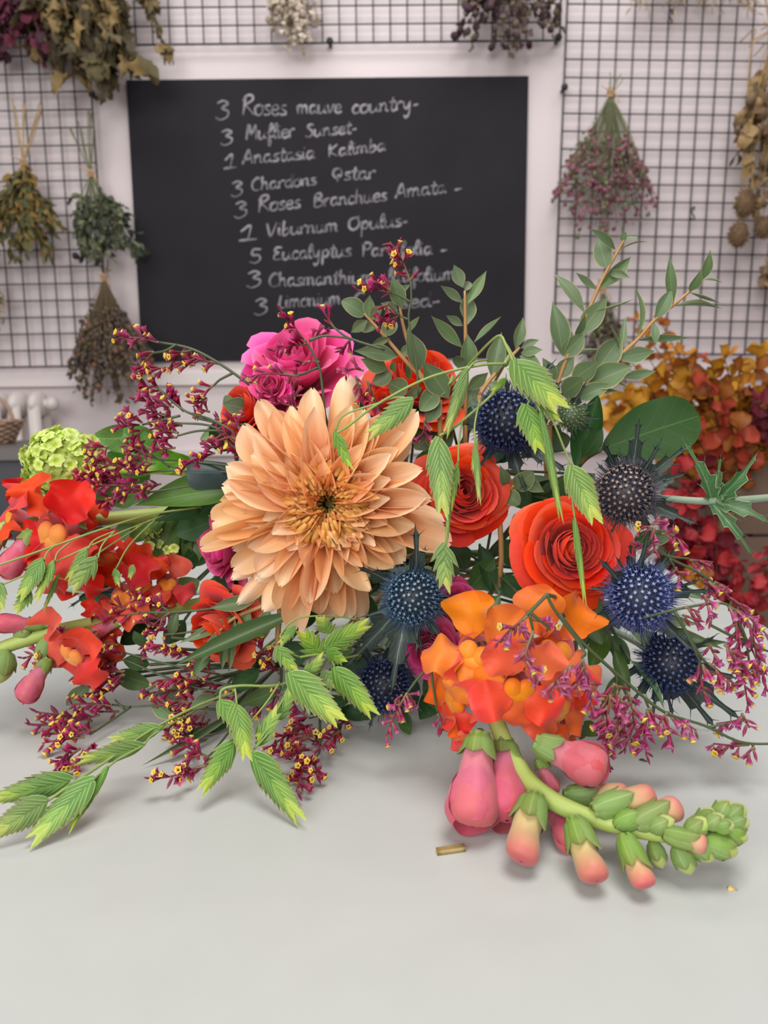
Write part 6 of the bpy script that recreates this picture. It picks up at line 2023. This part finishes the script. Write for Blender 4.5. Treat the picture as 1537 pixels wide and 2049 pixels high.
oats('sea oat stem hanging in front of the orange rose beside the chrysanthemum',
     [[(985, 790, .31), (940, 830, .296), (905, 858, .288), (880, 872, .284)], [(975, 720, .305), (950, 725, .296), (936, 740, .29)], [(960, 800, .30), (950, 850, .292), (951, 886, .289)], [(925, 842, .292), (918, 890, .287), (917, 926, .285)], [(898, 1000, .281), (895, 1050, .279), (891, 1090, .278)], [(990, 780, .31), (1000, 765, .305), (1013, 758, .302)]],
     [((878, 874), (887, 1042), 60, .284, .277), ((917, 926), (900, 1026), 24, .285, .28), ((891, 1086), (890, 1190), 60, .278, .273), ((936, 738), (889, 878), 32, .29, .284), ((951, 886), (960, 1014), 20, .289, .283), ((1014, 757), (981, 787), 18, .302, .30), ((900, 990), (893, 1100), 14, .281, .278), ((955, 880), (944, 950), 14, .289, .286)], 3, root=(985, 790, .31))
oats('cluster of sea oats just under the chrysanthemum petals',
     [[(720, 1310, .31), (680, 1318, .302), (640, 1310, .298), (600, 1315, .294)], [(660, 1318, .30), (665, 1325, .292), (670, 1336, .286)], [(720, 1240, .31), (650, 1232, .305), (590, 1240, .30), (562, 1270, .296), (566, 1280, .293)], [(600, 1315, .294), (560, 1300, .29)]],
     [((579, 1343), (690, 1453), 84, .282, .268), ((669, 1333), (755, 1438), 70, .286, .276), ((554, 1292), (594, 1350), 46, .29, .286), ((592, 1252), (556, 1294), 26, .298, .292), ((648, 1296), (744, 1242), 60, .296, .292), ((640, 1312), (600, 1256), 62, .302, .30), ((658, 1268), (638, 1230), 48, .306, .303), ((656, 1298), (693, 1330), 44, .294, .29), ((606, 1355), (652, 1307), 36, .284, .281), ((650, 1340), (672, 1385), 44, .29, .286)], 4, root=(720, 1310, .31))
oats('sea oat stem with fanned spikelets drooping to the table at centre left',
     [[(640, 1340, .305), (560, 1370, .29), (480, 1372, .282), (445, 1380, .28), (440, 1402, .279)], [(470, 1374, .282), (472, 1390, .279), (474, 1410, .277)], [(560, 1365, .29), (530, 1410, .282), (470, 1480, .272)], [(585, 1360, .29), (545, 1440, .278), (508, 1500, .27)], [(508, 1500, .27), (535, 1470, .274)]],
     [((440, 1400), (487, 1464), 54, .279, .272), ((472, 1408), (497, 1528), 58, .277, .264), ((470, 1482), (397, 1592), 58, .272, .256), ((507, 1503), (608, 1652), 76, .268, .248), ((512, 1490), (562, 1412), 52, .274, .278), ((556, 1440), (590, 1372), 40, .282, .285), ((540, 1455), (510, 1480), 30, .277, .273)], 5, root=(640, 1340, .305))
oats('sea oat stem with broad spikelets at the lower left edge',
     [[(470, 1385, .315), (400, 1410, .30), (300, 1462, .28), (210, 1525, .262), (145, 1568, .25), (96, 1602, .243)], [(390, 1422, .30), (310, 1468, .28), (287, 1492, .272)], [(330, 1450, .286), (322, 1457, .283)], [(290, 1490, .272), (235, 1520, .262), (216, 1536, .258)], [(235, 1520, .262), (200, 1548, .255), (190, 1558, .252)]],
     [((288, 1492), (143, 1526), 52, .272, .258), ((322, 1457), (211, 1484), 44, .283, .274), ((146, 1557), (-28, 1602), 66, .25, .242), ((96, 1600), (-24, 1674), 72, .243, .234), ((191, 1557), (52, 1693), 74, .252, .236), ((217, 1534), (133, 1670), 30, .258, .242)], 6, root=(470, 1385, .315))
oats('sea oat stem with hanging spikelets in front of the upper left snapdragon',
     [[(400, 1015, .36), (300, 1030, .345), (200, 1060, .33), (110, 1092, .32), (0, 1130, .31), (-60, 1150, .305)], [(330, 1030, .35), (230, 1070, .33), (120, 1120, .318), (0, 1172, .308)], [(300, 1040, .345), (200, 1105, .33), (130, 1160, .32)], [(110, 1092, .32), (95, 1105, .315), (88, 1120, .312)], [(230, 1062, .332), (205, 1090, .325), (196, 1117, .32)], [(230, 1062, .332), (190, 1080, .326), (176, 1098, .322)], [(310, 1040, .345), (260, 1090, .335), (232, 1138, .33)], [(140, 1085, .322), (116, 1105, .317), (110, 1122, .314)]],
     [((88, 1119), (34, 1204), 46, .312, .306), ((62, 1180), (28, 1228), 38, .31, .306), ((110, 1122), (68, 1208), 30, .314, .308), ((176, 1098), (131, 1169), 32, .322, .318), ((196, 1116), (137, 1187), 48, .32, .315), ((2, 1165), (4, 1228), 30, .308, .304), ((232, 1137), (236, 1176), 22, .33, .328), ((118, 1150), (84, 1228), 14, .318, .314), ((268, 1130), (258, 1160), 18, .335, .334)], 7, root=(400, 1015, .36))

# ================================================================== bits lying on the table
M_straw = plain('cut_straw', '#b09a62', 0.6, c2='#8f7848', nscale=200)
p0, p1 = T(874, 1702, .0012), T(930, 1694, .0012)
b = MB()
dv = (p1 - p0).normalized()
sd = Vector((-dv.y, dv.x, 0))
w_ = pxm(8, p0.y)
rows = []
for t in np.linspace(0, 1, 7):
    c_ = p0.lerp(p1, t)
    rows.append([list(c_ + sd * w_ * a_ + Vector((0, 0, z_))) for a_, z_ in ((1, 0.0002), (.75, .0006), (-.75, .0003), (-1, .0006), (-1, -.0011), (1, -.0011))])
b.grid(np.array(rows), closed=True)
for k in (0, 6):
    b.f.append(tuple(k * 6 + i for i in range(6)))
    b.m.append(0)
solo('cut_stem_piece', b.build('cut_stem_piece', M_straw), 'flat straw coloured piece of cut stem alone on the table', 'cut stem')
p0 = T(1466, 1781, .0)
b = MB()
q = pxm(11, p0.y)
b.add([list(p0 + Vector(v)) for v in ((-q, -.3 * q, 0), (q, -.2 * q, 0), (.7 * q, .7 * q, 0), (-.8 * q, .8 * q, 0), (-q, -.1 * q, .5 * q), (.95 * q, 0, .12 * q), (-.4 * q, .5 * q, .9 * q))], [(0, 1, 5, 4), (0, 4, 6, 3), (4, 5, 6), (1, 2, 5), (2, 3, 6, 5), (3, 2, 1, 0)])
solo('cut_stem_piece', b.build('cut_stem_piece', plain('pale_chip', '#d2b878', .6)), 'small pale wedge shaped cutting on the table beyond the snapdragon tip', 'cut stem')
for px, py, l, a_, lab in ((948, 1665, 4, .3, 'tiny dark crumb on the table above the straw piece'), (1287, 1522, 8, -.6, 'tiny dark leaf fragment on the table under the statice')):
    p0 = T(px, py, .0004)
    b = MB()
    q = pxm(l, p0.y)
    dv = Vector((math.cos(a_), math.sin(a_), 0))
    b.tube([p0 - dv * q, p0 + Vector((0, .0004, .0003)), p0 + dv * q], [.0003, .0005, .0002], 6, sm=4)
    solo('plant_crumb', b.build('plant_crumb', plain('dark_crumb', '#3c3f2a', .7)), lab, 'plant crumb')
# ================================================================== checks
print('OBJECTS', len(bpy.data.objects), 'VERTS', sum(len(o.data.vertices) for o in bpy.data.objects if o.type == 'MESH'))
